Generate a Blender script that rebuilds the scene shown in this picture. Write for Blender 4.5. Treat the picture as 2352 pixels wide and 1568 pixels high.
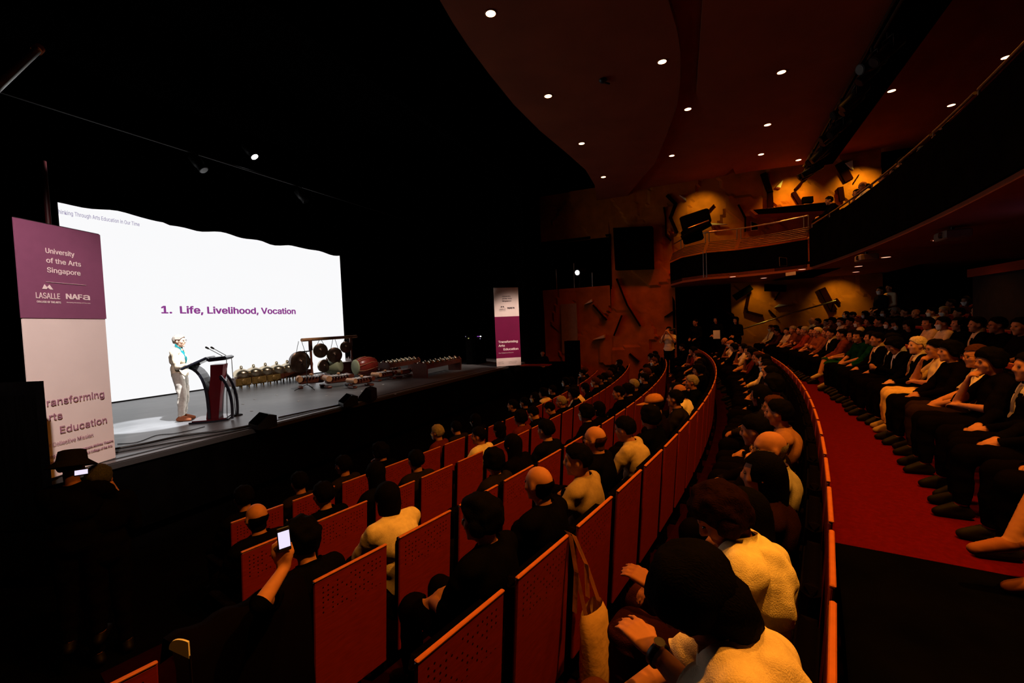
import bpy, bmesh, math, random
import numpy as np
from mathutils import Vector, Matrix, Euler, noise
for o in list(bpy.data.objects): bpy.data.objects.remove(o)
SC = bpy.context.scene
COL = SC.collection
PI = math.pi
rad = math.radians
# ------------------------------------------------------------------ camera (standing in the side aisle, 2.65 m above the pit floor)
FPX = 1020.0
_g = np.array([1114, 26700, FPX]); _g = _g/np.linalg.norm(_g)
_e1 = np.array([457, -58, FPX]); _e1 = _e1-_g*_e1.dot(_g); _e1 = _e1/np.linalg.norm(_e1)
_up = -_g
RW = np.array([_e1, np.cross(_up, _e1), _up])
CAMZ = 2.65
cam = bpy.data.cameras.new('camera'); cam.sensor_width = 36; cam.lens = FPX/2352*36
cam.clip_start = 0.05; cam.clip_end = 200
co = bpy.data.objects.new('camera', cam); COL.objects.link(co)
_r, _u, _b = RW@np.array([1, 0, 0]), RW@np.array([0, -1, 0]), RW@np.array([0, 0, -1])
co.matrix_world = Matrix(((_r[0], _u[0], _b[0], 0), (_r[1], _u[1], _b[1], 0), (_r[2], _u[2], _b[2], CAMZ), (0, 0, 0, 1)))
SC.camera = co
def ray(x, y): return RW@np.array([x-1176., y-784., FPX])
def atz(x, y, z):
    d = ray(x, y); t = (z-CAMZ)/d[2]; return Vector((d[0]*t, d[1]*t, z))
def atx(x, y, X):
    d = ray(x, y); t = X/d[0]; return Vector((X, d[1]*t, CAMZ+d[2]*t))
def aty(x, y, Y):
    d = ray(x, y); t = Y/d[1]; return Vector((d[0]*t, Y, CAMZ+d[2]*t))
def atd(x, y, dist):
    d = ray(x, y)/FPX*dist; return Vector((d[0], d[1], CAMZ+d[2]))
# ------------------------------------------------------------------ view, world, lights
SC.view_settings.view_transform = 'Standard'; SC.view_settings.look = 'None'
SC.view_settings.gamma = 1; SC.view_settings.exposure = 0.0; SC.view_settings.use_curve_mapping = False
w = bpy.data.worlds.new('world'); SC.world = w; w.use_nodes = True
w.node_tree.nodes['Background'].inputs[0].default_value = (0.0, 0.0, 0.0, 1)
w.node_tree.nodes['Background'].inputs[1].default_value = 0
cy_ = SC.cycles
cy_.max_bounces = 4; cy_.diffuse_bounces = 2; cy_.glossy_bounces = 2; cy_.transmission_bounces = 3; cy_.transparent_max_bounces = 6
cy_.sample_clamp_indirect = 2.0; cy_.caustics_reflective = False; cy_.caustics_refractive = False
cy_.use_denoising = True
AMBER = (1.0, 0.34, 0.030)
REDDER = (1.0, 0.20, 0.014)
WASH = (1.0, 0.86, 0.10)
def spot(name, loc, target, power, color, size, blend=0.6, soft=0.06):
    l = bpy.data.lights.new(name, 'SPOT'); l.energy = power; l.color = color; l.spot_size = rad(size); l.spot_blend = blend
    l.shadow_soft_size = soft
    o = bpy.data.objects.new(name, l); COL.objects.link(o); o.location = loc
    d = Vector(target)-Vector(loc); o.rotation_euler = d.to_track_quat('-Z', 'Y').to_euler(); return o
# house downlights: positions read off the ceiling (rows 2.5 m apart), each with its own lamp
DL = [(1127, 30, 8), (1259, 220, 8), (1336, 329, 8), (1386, 406, 8), (1521, 141, 8), (1580, 250, 8.2), (1543, 357, 8.2), (1597, 421, 8.2),
      (1795, 165, 8.05), (1763, 286, 8.05), (1748, 354, 8.05), (1834, 367, 8.05), (2048, 208, 8.3), (2311, 131, 8.3), (2185, 241, 8.3)]
DLP = [atz(*p) for p in DL]
for k, p in enumerate(DLP):
    spot('downlight_lamp', (p.x, p.y, p.z-0.06), (p.x, p.y, 0), 60 if k < 4 else 260, REDDER if k < 8 else AMBER, 120, 0.8, 0.10)
for X, Y, P in [(3.6, 0.2, 160), (1.5, .2, 560), (2.6, -2.0, 1500), (6.5, 0.6, 170), (5.6, -2.6, 330), (8.6, -2.0, 300)]:   # the same rows going on over the camera, outside the frame
    spot('downlight_lamp', (X, Y, 7.9), (X, Y, 0), P, AMBER, 120, 0.8, 0.10)
# wall washers along the far side wall, upper and lower
for Y, P in [(0.25, 190), (-2.9, 330), (-4.9, 420)]:
    spot('wall_washer_lamp', (18.9, Y, 7.7), (20.0, Y, 6.75), P*.38, WASH, 92, 1.0, 0.05)
for Y, P in [(-1.55, 75), (-4.25, 110)]:
    spot('wall_washer_lamp', (19.0, Y, 3.8), (20.0, Y, 2.9), P*.42, WASH, 88, 0.9, 0.05)
for Y in (4.6, 2.6, 0.8):
    spot('wall_washer_lamp', (17.2, Y, 7.8), (20.0, Y, 2.0), 34, (1.0, 0.08, 0.008), 70, 0.9, 0.1)
# stage lights: follow spot from the side opening, a top light, a soft front light for the banners
FOLLOW = atx(1326, 626, 19.6)
spot('follow_spot_lamp', FOLLOW+Vector((-0.15, 0, 0)), (5.45, 9.4, 2.0), 13000, (1.0, 0.97, 0.94), 7.5, 0.15, 0.05)
spot('stage_spot_lamp', (4.6, 6.5, 8.4), (4.95, 10.0, 1.0), 13000, (0.95, 0.98, 1.0), 12, 0.25, 0.05)
spot('stage_spot_lamp', (9.8, 6.3, 8.4), (9.2, 11.0, 1.0), 1400, (1.0, 0.86, 0.74), 42, 0.7, 0.08)
spot('stage_spot_lamp', (15.2, 6.4, 8.4), (14.8, 10.8, 1.0), 900, (1.0, 0.80, 0.66), 36, 0.7, 0.08)
_p = atz(2330, 488, 3.9); spot('blue_spill_lamp', (_p.x, _p.y-.3, 3.3), _p, 1.2, (.35, .3, 1.0), 130, 1, .1)
spot('banner_lamp', (0.5, 2.5, 7.0), (2.9, 7.5, 2.6), 2500, (1.0, 0.78, 0.72), 34, 0.8, 0.15)
spot('banner_lamp', (11.5, 0.5, 7.6), (16.1, 7.4, 2.35), 4200, (1.0, 0.74, 0.62), 17, 0.8, 0.15)
# ------------------------------------------------------------------ materials
MATS = {}
def mat(name, col=(.5, .5, .5), rough=.6, metal=0., spec=.5, objcol=False, var=0., vscale=8., bump=0., bscale=40., emit=None, estr=1., stretch=None, sheen=0.):
    if name in MATS: return MATS[name]
    m = bpy.data.materials.new(name); m.use_nodes = True; nt = m.node_tree; N = nt.nodes; L = nt.links
    b = N['Principled BSDF']; b.inputs['Base Color'].default_value = (*col, 1); b.inputs['Roughness'].default_value = rough
    b.inputs['Metallic'].default_value = metal; b.inputs['Specular IOR Level'].default_value = spec
    src = None
    if objcol:
        oi = N.new('ShaderNodeObjectInfo'); src = oi.outputs['Color']
    if var > 0 or bump > 0:
        tc = N.new('ShaderNodeTexCoord'); mp = N.new('ShaderNodeMapping'); L.new(tc.outputs['Object'], mp.inputs[0])
        if stretch: mp.inputs['Scale'].default_value = stretch
    if var > 0:
        nz = N.new('ShaderNodeTexNoise'); nz.inputs['Scale'].default_value = vscale; nz.inputs['Detail'].default_value = 5
        L.new(mp.outputs[0], nz.inputs['Vector'])
        mr = N.new('ShaderNodeMapRange'); mr.inputs['From Min'].default_value = .3; mr.inputs['From Max'].default_value = .7
        mr.inputs['To Min'].default_value = 1-var; mr.inputs['To Max'].default_value = 1+var
        L.new(nz.outputs['Fac'], mr.inputs['Value'])
        mx = N.new('ShaderNodeVectorMath'); mx.operation = 'MULTIPLY'
        if src: L.new(src, mx.inputs[0])
        else: mx.inputs[0].default_value = col
        cb = N.new('ShaderNodeCombineXYZ')
        for i in range(3): L.new(mr.outputs[0], cb.inputs[i])
        L.new(cb.outputs[0], mx.inputs[1]); src = mx.outputs[0]
    if src: L.new(src, b.inputs['Base Color'])
    if bump > 0:
        n2 = N.new('ShaderNodeTexNoise'); n2.inputs['Scale'].default_value = bscale; n2.inputs['Detail'].default_value = 3
        L.new(mp.outputs[0], n2.inputs['Vector'])
        bp = N.new('ShaderNodeBump'); bp.inputs['Strength'].default_value = bump; bp.inputs['Distance'].default_value = .01
        L.new(n2.outputs['Fac'], bp.inputs['Height']); L.new(bp.outputs[0], b.inputs['Normal'])
    if emit is not None:
        b.inputs['Emission Color'].default_value = (*emit, 1); b.inputs['Emission Strength'].default_value = estr
    MATS[name] = m; return m
def s2l(r, g, b): return tuple(((c/255)/12.92 if c <= 10 else ((c/255+.055)/1.055)**2.4) for c in (r, g, b))
M_black = mat('matt black', (.0018, .0016, .0016), 1, spec=.0, var=.3, vscale=3)
M_drape = mat('black velour drape', (.0012, .001, .001), 1, spec=.0, var=.3, vscale=5, stretch=(6, 6, .4))
M_plastic = mat('black plastic', (.006, .006, .006), .45, spec=.35)
M_metal = mat('dark metal', (.06, .05, .045), .35, metal=.9)
M_rail = mat('satin steel rail', (.55, .42, .32), .3, metal=1)
M_chrome = mat('chrome', (.7, .7, .7), .15, metal=1)
M_wallr = mat('ochre plaster', (.42, .105, .010), .8, spec=.1, var=.22, vscale=2.2, bump=.25, bscale=25)
M_bar = mat('dark bronze inlay', (.014, .002, .0008), 1, spec=.0)
M_pale = mat('pale plaster wedge', (.75, .52, .34), .7, var=.1)
M_ceil = mat('painted ceiling', (.30, .075, .03), .8, spec=.2, var=.12, vscale=1.2)
M_carpet = mat('red carpet', (.095, .0012, .0006), .95, spec=.05, var=.15, vscale=30, bump=.4, bscale=300)
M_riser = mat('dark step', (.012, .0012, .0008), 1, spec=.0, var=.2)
M_wood = mat('red stained wood', (.22, .016, .004), .42, spec=.4, var=.18, vscale=14, stretch=(1, 1, 9))
M_edge = mat('wood edge', (.50, .13, .03), .45, spec=.4, var=.12, vscale=20)
M_pad = mat('black upholstery', (.0022, .0012, .0012), 1, spec=.02, bump=.2, bscale=120)
M_skin = mat('skin', (.5, .25, .15), .6, spec=.12, objcol=True, var=.07, vscale=25)
M_cloth = mat('cloth', (.5, .5, .5), .95, spec=.0, objcol=True, var=.10, vscale=30, bump=.35, bscale=220)
M_hair = mat('hair', (.01, .01, .01), .8, spec=.03, objcol=True, var=.35, vscale=60, bump=.5, bscale=90, stretch=(4, 1, 1))
M_eye = mat('eye', (.02, .012, .01), .2, spec=.6)
M_white = mat('white fabric', (.8, .8, .78), .8, spec=.2)
M_leather = mat('shoe leather', (.02, .012, .01), .6, spec=.12, objcol=True)
M_bronze = mat('gong bronze', (.74, .62, .44), .28, metal=1, var=.12, vscale=9)
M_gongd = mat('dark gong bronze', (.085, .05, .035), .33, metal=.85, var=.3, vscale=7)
M_carved = mat('carved red wood', (.13, .028, .012), .4, spec=.5, var=.45, vscale=35)
M_gold = mat('gilded carving', (.30, .17, .045), .42, metal=.35, var=.5, vscale=45, bump=.6, bscale=60)
M_lightwood = mat('light wood', (.62, .30, .14), .45, var=.2, vscale=10)
M_bar_metal = mat('metal key', (.72, .62, .55), .3, metal=.8)
def emitm(name, col, s):
    m = bpy.data.materials.new(name); m.use_nodes = True; nt = m.node_tree; nt.nodes.clear()
    e = nt.nodes.new('ShaderNodeEmission'); e.inputs[0].default_value = (*col, 1); e.inputs[1].default_value = s
    o = nt.nodes.new('ShaderNodeOutputMaterial'); nt.links.new(e.outputs[0], o.inputs[0]); return m
M_lamp = emitm('warm lamp lens', (1, .62, .30), 9)
M_lamp2 = emitm('soffit lamp lens', (1, .45, .28), 2.2)
M_white_lamp = emitm('white lamp lens', (1, .98, 1), 8)
M_phone = emitm('lit phone screen', (.80, .72, 1.0), 1.1)
M_phone2 = emitm('dim phone screen', (.22, .20, .55), 1.0)
# ------------------------------------------------------------------ mesh builder
class MB:
    def __init__(s): s.v = []; s.f = []; s.smooth = []
    def add(s, vs, fs, sm=False):
        n = len(s.v); s.v += [tuple(v) for v in vs]; s.f += [tuple(i+n for i in f) for f in fs]; s.smooth += [sm]*len(fs); return s
    def box(s, c, d, R=None):
        hx, hy, hz = d[0]/2, d[1]/2, d[2]/2
        vs = [Vector((x, y, z)) for z in (-hz, hz) for x, y in ((-hx, -hy), (hx, -hy), (hx, hy), (-hx, hy))]
        if R is not None: vs = [R@v for v in vs]
        c = Vector(c); return s.add([v+c for v in vs], [(3, 2, 1, 0), (4, 5, 6, 7), (0, 1, 5, 4), (1, 2, 6, 5), (2, 3, 7, 6), (3, 0, 4, 7)])
    def bbox(s, c, d, b=.01, R=None):     # bevelled box
        hx, hy, hz = d[0]/2, d[1]/2, d[2]/2; b = min(b, hx*.9, hy*.9, hz*.9); vs = []
        for z, i in ((-hz, b), (-hz+b, 0), (hz-b, 0), (hz, b)):
            X, Y = hx-i, hy-i
            vs += [(X-b, -Y, z), (X, -Y+b, z), (X, Y-b, z), (X-b, Y, z), (-X+b, Y, z), (-X, Y-b, z), (-X, -Y+b, z), (-X+b, -Y, z)]
        vs = [Vector(v) for v in vs]
        if R is not None: vs = [R@v for v in vs]
        c = Vector(c); fs = [tuple(range(7, -1, -1)), tuple(range(24, 32))]
        for k in range(3): fs += [(k*8+i, k*8+(i+1) % 8, k*8+8+(i+1) % 8, k*8+8+i) for i in range(8)]
        return s.add([v+c for v in vs], fs)
    def tube(s, pts, r, n=8, cap=True):
        pts = [Vector(p) for p in pts]; m = len(pts); rs = r if isinstance(r, (list, tuple)) else [r]*m; vs = []
        ref = None
        for i, p in enumerate(pts):
            d = (pts[min(i+1, m-1)]-pts[max(i-1, 0)]).normalized()
            if ref is None: ref = Vector((0, 0, 1)) if abs(d.z) < .9 else Vector((1, 0, 0))
            a = d.cross(ref).normalized(); b = a.cross(d).normalized(); ref = b
            vs += [p+(a*math.cos(2*PI*k/n)+b*math.sin(2*PI*k/n))*rs[i] for k in range(n)]
        fs = [(i*n+k, i*n+(k+1) % n, (i+1)*n+(k+1) % n, (i+1)*n+k) for i in range(m-1) for k in range(n)]
        s.add(vs, fs, True)
        if cap: s.add(vs[:n], [tuple(range(n-1, -1, -1))]); s.add(vs[-n:], [tuple(range(n))])
        return s
    def lathe(s, prof, c=(0, 0, 0), n=16, R=None, closed=False):
        c = Vector(c); vs = []
        for r_, z in prof:
            for k in range(n):
                v = Vector((r_*math.cos(2*PI*k/n), r_*math.sin(2*PI*k/n), z))
                vs.append((R@v if R is not None else v)+c)
        fs = [(i*n+k, i*n+(k+1) % n, (i+1)*n+(k+1) % n, (i+1)*n+k) for i in range(len(prof)-1) for k in range(n)]
        return s.add(vs, fs, True)
    def prism(s, poly, z0, z1, M=None):
        n = len(poly)
        vs = [Vector((p[0], p[1], z0)) for p in poly]+[Vector((p[0], p[1], z1)) for p in poly]
        if M is not None: vs = [M@v for v in vs]
        return s.add(vs, [tuple(range(n-1, -1, -1)), tuple(range(n, 2*n))]+[(i, (i+1) % n, n+(i+1) % n, n+i) for i in range(n)])
    def sphere(s, c, r, n=12, m=8, R=None):
        c = Vector(c); rr = Vector(r) if isinstance(r, (tuple, list, Vector)) else Vector((r, r, r)); vs = []
        for i in range(m+1):
            th = PI*i/m
            for k in range(n):
                v = Vector((rr.x*math.sin(th)*math.cos(2*PI*k/n), rr.y*math.sin(th)*math.sin(2*PI*k/n), rr.z*math.cos(th)))
                vs.append((R@v if R is not None else v)+c)
        fs = [((i+1)*n+k, (i+1)*n+(k+1) % n, i*n+(k+1) % n, i*n+k) for i in range(m) for k in range(n)]
        return s.add(vs, fs, True)
    def mesh(s, name, m):
        me = bpy.data.meshes.new(name); me.from_pydata(s.v, [], s.f); me.polygons.foreach_set('use_smooth', s.smooth)
        if m is not None: me.materials.append(m)
        me.update(); return me
    def build(s, name, m, parent=None, **k):
        o = bpy.data.objects.new(name, s.mesh(name, m)); COL.objects.link(o)
        if parent is not None: o.parent = parent
        if k: tag(o, **k)
        return o
def tag(o, label=None, cat=None, group=None, kind=None):
    if label: o['label'] = label
    if cat: o['category'] = cat
    if group: o['group'] = group
    if kind: o['kind'] = kind
    return o
def thing(name, loc, rz=0, **k):
    o = bpy.data.objects.new(name, None); COL.objects.link(o); o.location = loc; o.rotation_euler = (0, 0, rz)
    o.empty_display_size = .1; tag(o, **k); return o
def inst(name, me, parent=None, loc=(0, 0, 0), rot=(0, 0, 0), color=None):
    o = bpy.data.objects.new(name, me); COL.objects.link(o); o.location = loc; o.rotation_euler = rot
    if parent is not None: o.parent = parent
    if color: o.color = (*color, 1)
    return o
ORD = 'first second third fourth fifth sixth seventh eighth ninth tenth eleventh twelfth thirteenth fourteenth fifteenth sixteenth seventeenth eighteenth nineteenth twentieth'.split()
ORD += ['twenty-'+x for x in ORD[:9]]+['thirtieth']+['thirty-'+x for x in ORD[:9]]
FONT = None
try:
    import os
    _f = os.path.join(bpy.utils.system_resource('DATAFILES'), 'fonts', 'Inter.woff2')     # Blender's own bundled interface font
    if os.path.exists(_f): FONT = bpy.data.fonts.load(_f)
except Exception: FONT = None
def text(s, body, size, parent, m, M, name='lettering', bold=0.0, align='LEFT', sx=1.0, space=1.0, line=1.0, fit=None):
    c = bpy.data.curves.new(name, 'FONT'); c.body = body; c.size = size; c.offset = bold; c.align_x = align; c.space_character = space; c.space_line = line
    c.extrude = .0008; c.resolution_u = 3
    if FONT: c.font = FONT; c.offset = 0
    t = bpy.data.objects.new('tmp', c); COL.objects.link(t)
    dg = bpy.context.evaluated_depsgraph_get(); me = bpy.data.meshes.new_from_object(t.evaluated_get(dg)); bpy.data.objects.remove(t)
    if FONT and bold > 0:      # heavier strokes: the outline laid over itself with small shifts
        n_ = len(me.vertices); q = np.empty(n_*3); me.vertices.foreach_get('co', q); q = q.reshape(-1, 3); F_ = [tuple(p.vertices) for p in me.polygons]
        sh_ = [(0, 0), (bold, 0), (-bold, 0), (0, bold*.7), (0, -bold*.7), (bold*.7, bold*.6), (-bold*.7, bold*.6), (bold*.7, -bold*.6), (-bold*.7, -bold*.6)]
        me = bpy.data.meshes.new(name); me.from_pydata([(v[0]+a_, v[1]+b_, v[2]+.00012*k_) for k_, (a_, b_) in enumerate(sh_) for v in q], [], [tuple(i+k_*n_ for i in f_) for k_ in range(len(sh_)) for f_ in F_])
    if fit: xs = [v.co.x for v in me.vertices]; sx = fit/(max(xs)-min(xs)); me.transform(Matrix.Translation((-min(xs), 0, 0)))
    me.transform(M@Matrix.Diagonal((sx, 1, 1, 1))); me.materials.clear(); me.materials.append(m)
    o = bpy.data.objects.new(name, me); COL.objects.link(o); o.parent = parent; return o
# ring geometry shared by the seating: all rows are arcs about one centre far upstage
CX, CY = 10.544, 42.246
def pol(r, th, z=0.): return Vector((CX+r*math.cos(rad(th)), CY+r*math.sin(rad(th)), z))
# ------------------------------------------------------------------ STRUCTURE
def ring(mb, r0, r1, z0, z1, t0, t1, n=40):
    ps = []
    for i in range(n+1):
        t = t0+(t1-t0)*i/n
        ps.append([pol(r0, t, z0), pol(r1, t, z0), pol(r1, t, z1), pol(r0, t, z1)])
    vs = [p for q in ps for p in q]; fs = []
    for i in range(n):
        a, b = i*4, i*4+4
        for j in range(4): fs.append((a+j, b+j, b+(j+1) % 4, a+(j+1) % 4))
    fs += [(3, 2, 1, 0), (n*4, n*4+1, n*4+2, n*4+3)]
    mb.add(vs, fs); return mb
# row table: radius of the back panel, floor height, angle of the first seat, first index, count
ROWS = {'a': (38.779, -.16, -101.70), 'b': (39.887, .018, -102.22), 'c': (41.087, .229, -104.04), 'd': (42.265, .458, -102.74), 'e': (43.437, .632, -103.09),
        'f': (45.27, .98, -99.50), 'g': (46.45, 1.20, -94.3), 'h': (47.60, 1.42, -88.0), 'i': (48.75, 1.64, -88.2)}
TH_END = {'a': -81.5, 'b': -80.8, 'c': -80.2, 'd': -79.8, 'e': -80.0, 'f': -78.9, 'g': -78.9, 'h': -79.2, 'i': -82.6}
MB().box((9, 6, -.26), (26, 32, .2)).build('floor', M_black, kind='structure')
MB().box((9.5, 12.45, .49), (21, 10.0, 1.0)).build('stage', M_black, kind='structure')
m = mat('stage floor vinyl', (.115, .115, .12), .36, spec=.5, var=.25, vscale=1.6, bump=.08, bscale=6)
MB().box((9.5, 12.45, .998), (20.98, 9.96, .012)).build('stage_floor', m, kind='structure')
MB().box((9.5, 7.44, .955), (21, .04, .07)).build('trim_1', mat('stage edge', (.03, .03, .03), .6), kind='structure')
MB().box((9.5, 7.63, 1.008), (21, .05, .010)).build('trim_2', mat('stage strip', (.01, .01, .01), .5), kind='structure')
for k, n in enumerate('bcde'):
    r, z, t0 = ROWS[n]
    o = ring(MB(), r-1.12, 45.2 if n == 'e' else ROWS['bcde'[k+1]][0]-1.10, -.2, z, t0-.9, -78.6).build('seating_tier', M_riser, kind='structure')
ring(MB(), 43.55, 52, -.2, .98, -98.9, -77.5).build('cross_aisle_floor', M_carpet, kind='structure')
ring(MB(), 43.55, 52, -.2, .978, -108, -98.9, 12).build('shaded_aisle_floor', M_black, kind='structure')  # shade over the near aisle put in as black floor where the carpet stops
for n, r1 in (('g', 47.55), ('h', 48.7), ('i', 51)):
    r, z, t0 = ROWS[n]
    ring(MB(), r-.95, r1, .9, z, t0-.5, -77.8).build('seating_tier', M_carpet, kind='structure')
# --- far side wall, broken into flat tilted facets
def wall_facets(y0, y1, z0, z1, seed, nseed, depth=.10, step=.11):
    rnd = random.Random(seed); S = [(rnd.uniform(y0, y1), rnd.uniform(z0, z1), rnd.uniform(-.09, .09), rnd.uniform(-.09, .09), rnd.uniform(0, depth)) for _ in range(nseed)]
    S = np.array(S); ny = int((y1-y0)/step); nz = int((z1-z0)/step); vs = []
    for j in range(nz+1):
        for i in range(ny+1):
            y = y0+(y1-y0)*i/ny; z = z0+(z1-z0)*j/nz
            d = (S[:, 0]-y)**2+((S[:, 1]-z)*.8)**2; k = int(d.argmin()); s_ = S[k]
            h = s_[4]+s_[2]*(y-s_[0])+s_[3]*(z-s_[1])
            vs.append((20.0-max(0, h), y, z))
    fs = [(j*(ny+1)+i, (j+1)*(ny+1)+i, (j+1)*(ny+1)+i+1, j*(ny+1)+i+1) for j in range(nz) for i in range(ny)]
    return MB().add(vs, fs)
wr = thing('wall_right', (0, 0, 0), kind='structure')
wall_facets(1.35, 4.05, 0, 8.6, 4, 16).build('plaster_facets', M_wallr, wr)
wall_facets(4.05, 7.3, 0, 4.2, 5, 12).build('plaster_facets', M_wallr, wr)
wall_facets(4.05, 7.3, 6.35, 8.6, 6, 6).build('plaster_facets', M_wallr, wr)
wall_facets(-5.6, 1.35, 4.0, 8.6, 7, 30).build('plaster_facets', M_wallr, wr)
wall_facets(-5.6, -.75, .9, 4.0, 8, 22).build('plaster_facets', M_wallr, wr)
MB().box((20.6, 5.7, 4.1), (1.3, 3.4, .12)).box((21.3, 5.7, 5.3), (.1, 3.4, 2.4)).box((20.6, 5.7, 6.42), (1.3, 3.4, .12)).box((20.6, 4.02, 5.3), (1.3, .06, 2.3)).build('lighting_slot', M_black, wr)
MB().box((21.5, .3, 2.4), (.1, 2.4, 4)).box((20.7, 1.42, 2.4), (1.5, .1, 4)).box((20.7, -.8, 2.4), (1.5, .1, 4)).build('entrance_recess', M_black, wr)
# dark bent inlay bars and pale wedges standing proud of the plaster
def wallbar(pts, wd, X=19.86, m=M_bar):
    P = [atx(x, y, X) for x, y in pts]; mb = MB()
    for a, b in zip(P[:-1], P[1:]):
        d = (b-a); L = d.length; d.normalize(); n = Vector((0, -d.z, d.y)); q = [a+n*wd/2, b+n*wd/2+d*wd*.3, b-n*wd/2+d*wd*.3, a-n*wd/2]
        mb.add([v+Vector((s_, 0, 0)) for s_ in (.1, -.05) for v in q], [(0, 1, 2, 3), (7, 6, 5, 4), (0, 4, 5, 1), (1, 5, 6, 2), (2, 6, 7, 3), (3, 7, 4, 0)])
    mb.build('inlay_bar', m, wr)
for pts, wd in [([(1532, 448), (1552, 468), (1540, 500), (1554, 532)], .13), ([(1525, 476), (1529, 500), (1530, 540), (1540, 551)], .07),
                ([(1753, 398), (1768, 440), (1770, 480)], .20), ([(1852, 406), (1826, 434)], .05), ([(1822, 441), (1840, 470)], .14), ([(1928, 374), (1948, 410)], .26),
                ([(1930, 430), (1934, 458)], .16), ([(1416, 640), (1440, 700), (1470, 748)], .06), ([(1362, 700), (1392, 734)], .07), ([(1428, 724), (1410, 770)], .05),
                ([(1446, 812), (1466, 830)], .09), ([(1720, 676), (1714, 708), (1716, 716), (1750, 725)], .10), ([(1800, 655), (1780, 688)], .04), ([(1667, 690), (1664, 712), (1690, 730)], .07),
                ([(1888, 662), (1914, 710)], .20), ([(1766, 712), (1784, 730)], .05), ([(1526, 728), (1550, 712)], .04), ([(1920, 686), (1928, 696)], .07), ([(1640, 470), (1612, 500)], .04), ([(1696, 470), (1712, 500), (1712, 530)], .06), ([(1960, 420), (1972, 402)], .03)]:
    wallbar(pts, wd)
def wedge(pts):
    P = [atx(x, y, 19.80) for x, y in pts]; n = len(P); mb = MB()
    c = sum(P, Vector())/n; vs = [p+Vector((.15, 0, 0)) for p in P]+[p*.9+c*.1+Vector((-.05, 0, 0)) for p in P]
    mb.add(vs, [tuple(range(n)), tuple(range(2*n-1, n-1, -1))]+[(i, n+i, n+(i+1) % n, (i+1) % n) for i in range(n)])
    mb.build('pale_wedge', M_pale, wr)
for p in ([(1341, 700), (1360, 686), (1361, 693)], [(1360, 780), (1389, 768), (1389, 776)], [(1782, 430), (1799, 413), (1793, 432)], [(1560, 448), (1575, 455), (1577, 461)],
          [(1778, 706), (1790, 698), (1812, 700)], [(1630, 512), (1672, 515), (1636, 517)], [(1940, 375), (1958, 368), (1960, 392)]): wedge(p)
MB().box((19.9, 6.0, 2.35), (.12, .75, 2.3)).build('wall_door_panel', mat('pale door', (.34, .22, .15), .6, var=.1), wr)
MB().box((9, 22.1, 6), (34, .2, 14)).build('wall_back', M_black, kind='structure')
MB().box((-4.1, 6, 5), (.2, 34, 12)).build('wall_left', M_black, kind='structure')
MB().box((10, -11.5, 5), (30, .2, 12)).build('wall_front', M_black, kind='structure')
MB().box((21.9, 6, 5), (.2, 34, 12)).build('wall_far', M_black, kind='structure')
MB().box((9, 6, 11.2), (28, 34, .2)).build('ceiling', M_black, kind='structure')
# proscenium: black portal sides and header
MB().box((-.2, 7.6, 5.6), (4.6, .25, 11)).box((18.9, 7.5, 5.6), (2.2, .5, 11)).box((9, 7.6, 9.95), (20, .25, 2.3)).build('proscenium_arch', M_black, kind='structure')
# ceiling clouds: curved slabs, each with its own height
def slab(name, px, z, th, extra=(), m=M_ceil):
    P = [atz(x, y, z) for x, y in px]; P = [(p.x, p.y) for p in P]+list(extra)
    o = MB().prism(P, z, z+th).build(name, m, kind='structure'); return o
slab('ceiling_panel', [(1010, 0), (1040, 52), (1075, 105), (1125, 172), (1180, 240), (1240, 300), (1300, 350), (1345, 390), (1366, 425), (1370, 460), (1440, 450), (1478, 405), (1505, 375), (1535, 300), (1556, 240), (1563, 180), (1563, 120), (1555, 70), (1535, 0)], 8.0, .18, [(4, 1.4), (-2, 2.4), (-2, 5), (3, 4.4)])
slab('ceiling_panel', [(1380, 444), (1560, 432), (1620, 432), (1655, 412), (1688, 382), (1697, 345), (1690, 300), (1674, 220), (1667, 130), (1670, 60), (1680, 0)], 8.2, .18, [(4, -.9), (-2, -.2), (-2, 2.6), (6, 1.8), (12, 1.8), (19, 3)])
slab('ceiling_panel', [(1690, 400), (1720, 394), (1865, 375), (1905, 300), (2000, 120), (2066, 0)], 8.05, .18, [(5, -2.4), (-2, -2.6), (-2, .2), (5, -.2), (12, .2)])
slab('ceiling_panel', [(1898, 372), (2010, 352), (2085, 340)], 8.3, .18, [(21.5, -9.5), (-2, -9.5), (-2, -4.0), (8, -3.9), (16, -3.9)])
MB().box((10, .4, 9.1), (24, 8, .1)).build('ceiling_deck', M_ceil, kind='structure')
# --- balcony
TB0, TB1 = -83.2, -112
b = thing('balcony', (0, 0, 0), kind='structure')
ring(MB(), 45.35, 52, 3.93, 4.10, -76.6, TB1, 50).build('soffit', M_ceil, b)
ring(MB(), 45.30, 45.45, 4.00, 5.12, TB0, TB1, 50).build('fascia', M_black, b)
for k in range(4): ring(MB(), 46.1+k*.95, 52, 4.1+k*.32, 4.42+k*.32, -78, TB1, 40).build('balcony_tier', M_riser, b)
ring(MB(), 51.6, 51.8, 4, 8.2, -77, TB1, 30).build('balcony_back_wall', M_black, b)
def arc(r, z, t0, t1, n=24): return [pol(r, t0+(t1-t0)*i/n, z) for i in range(n+1)]
n = 16
for k in range(n):
    t0 = TB0+(TB1-TB0)*k/n; t1 = TB0+(TB1-TB0)*(k+.93)/n
    MB().tube(arc(45.38, 5.26, t0, t1, 4), .022).build('hand_rail', M_rail, b)
    MB().tube([pol(45.38, t0, 5.1), pol(45.38, t0, 5.26)], .014).build('rail_post', M_rail, b)
M_slat = mat('dull bronze slat', (.10, .045, .025), .45, metal=.6)
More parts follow.
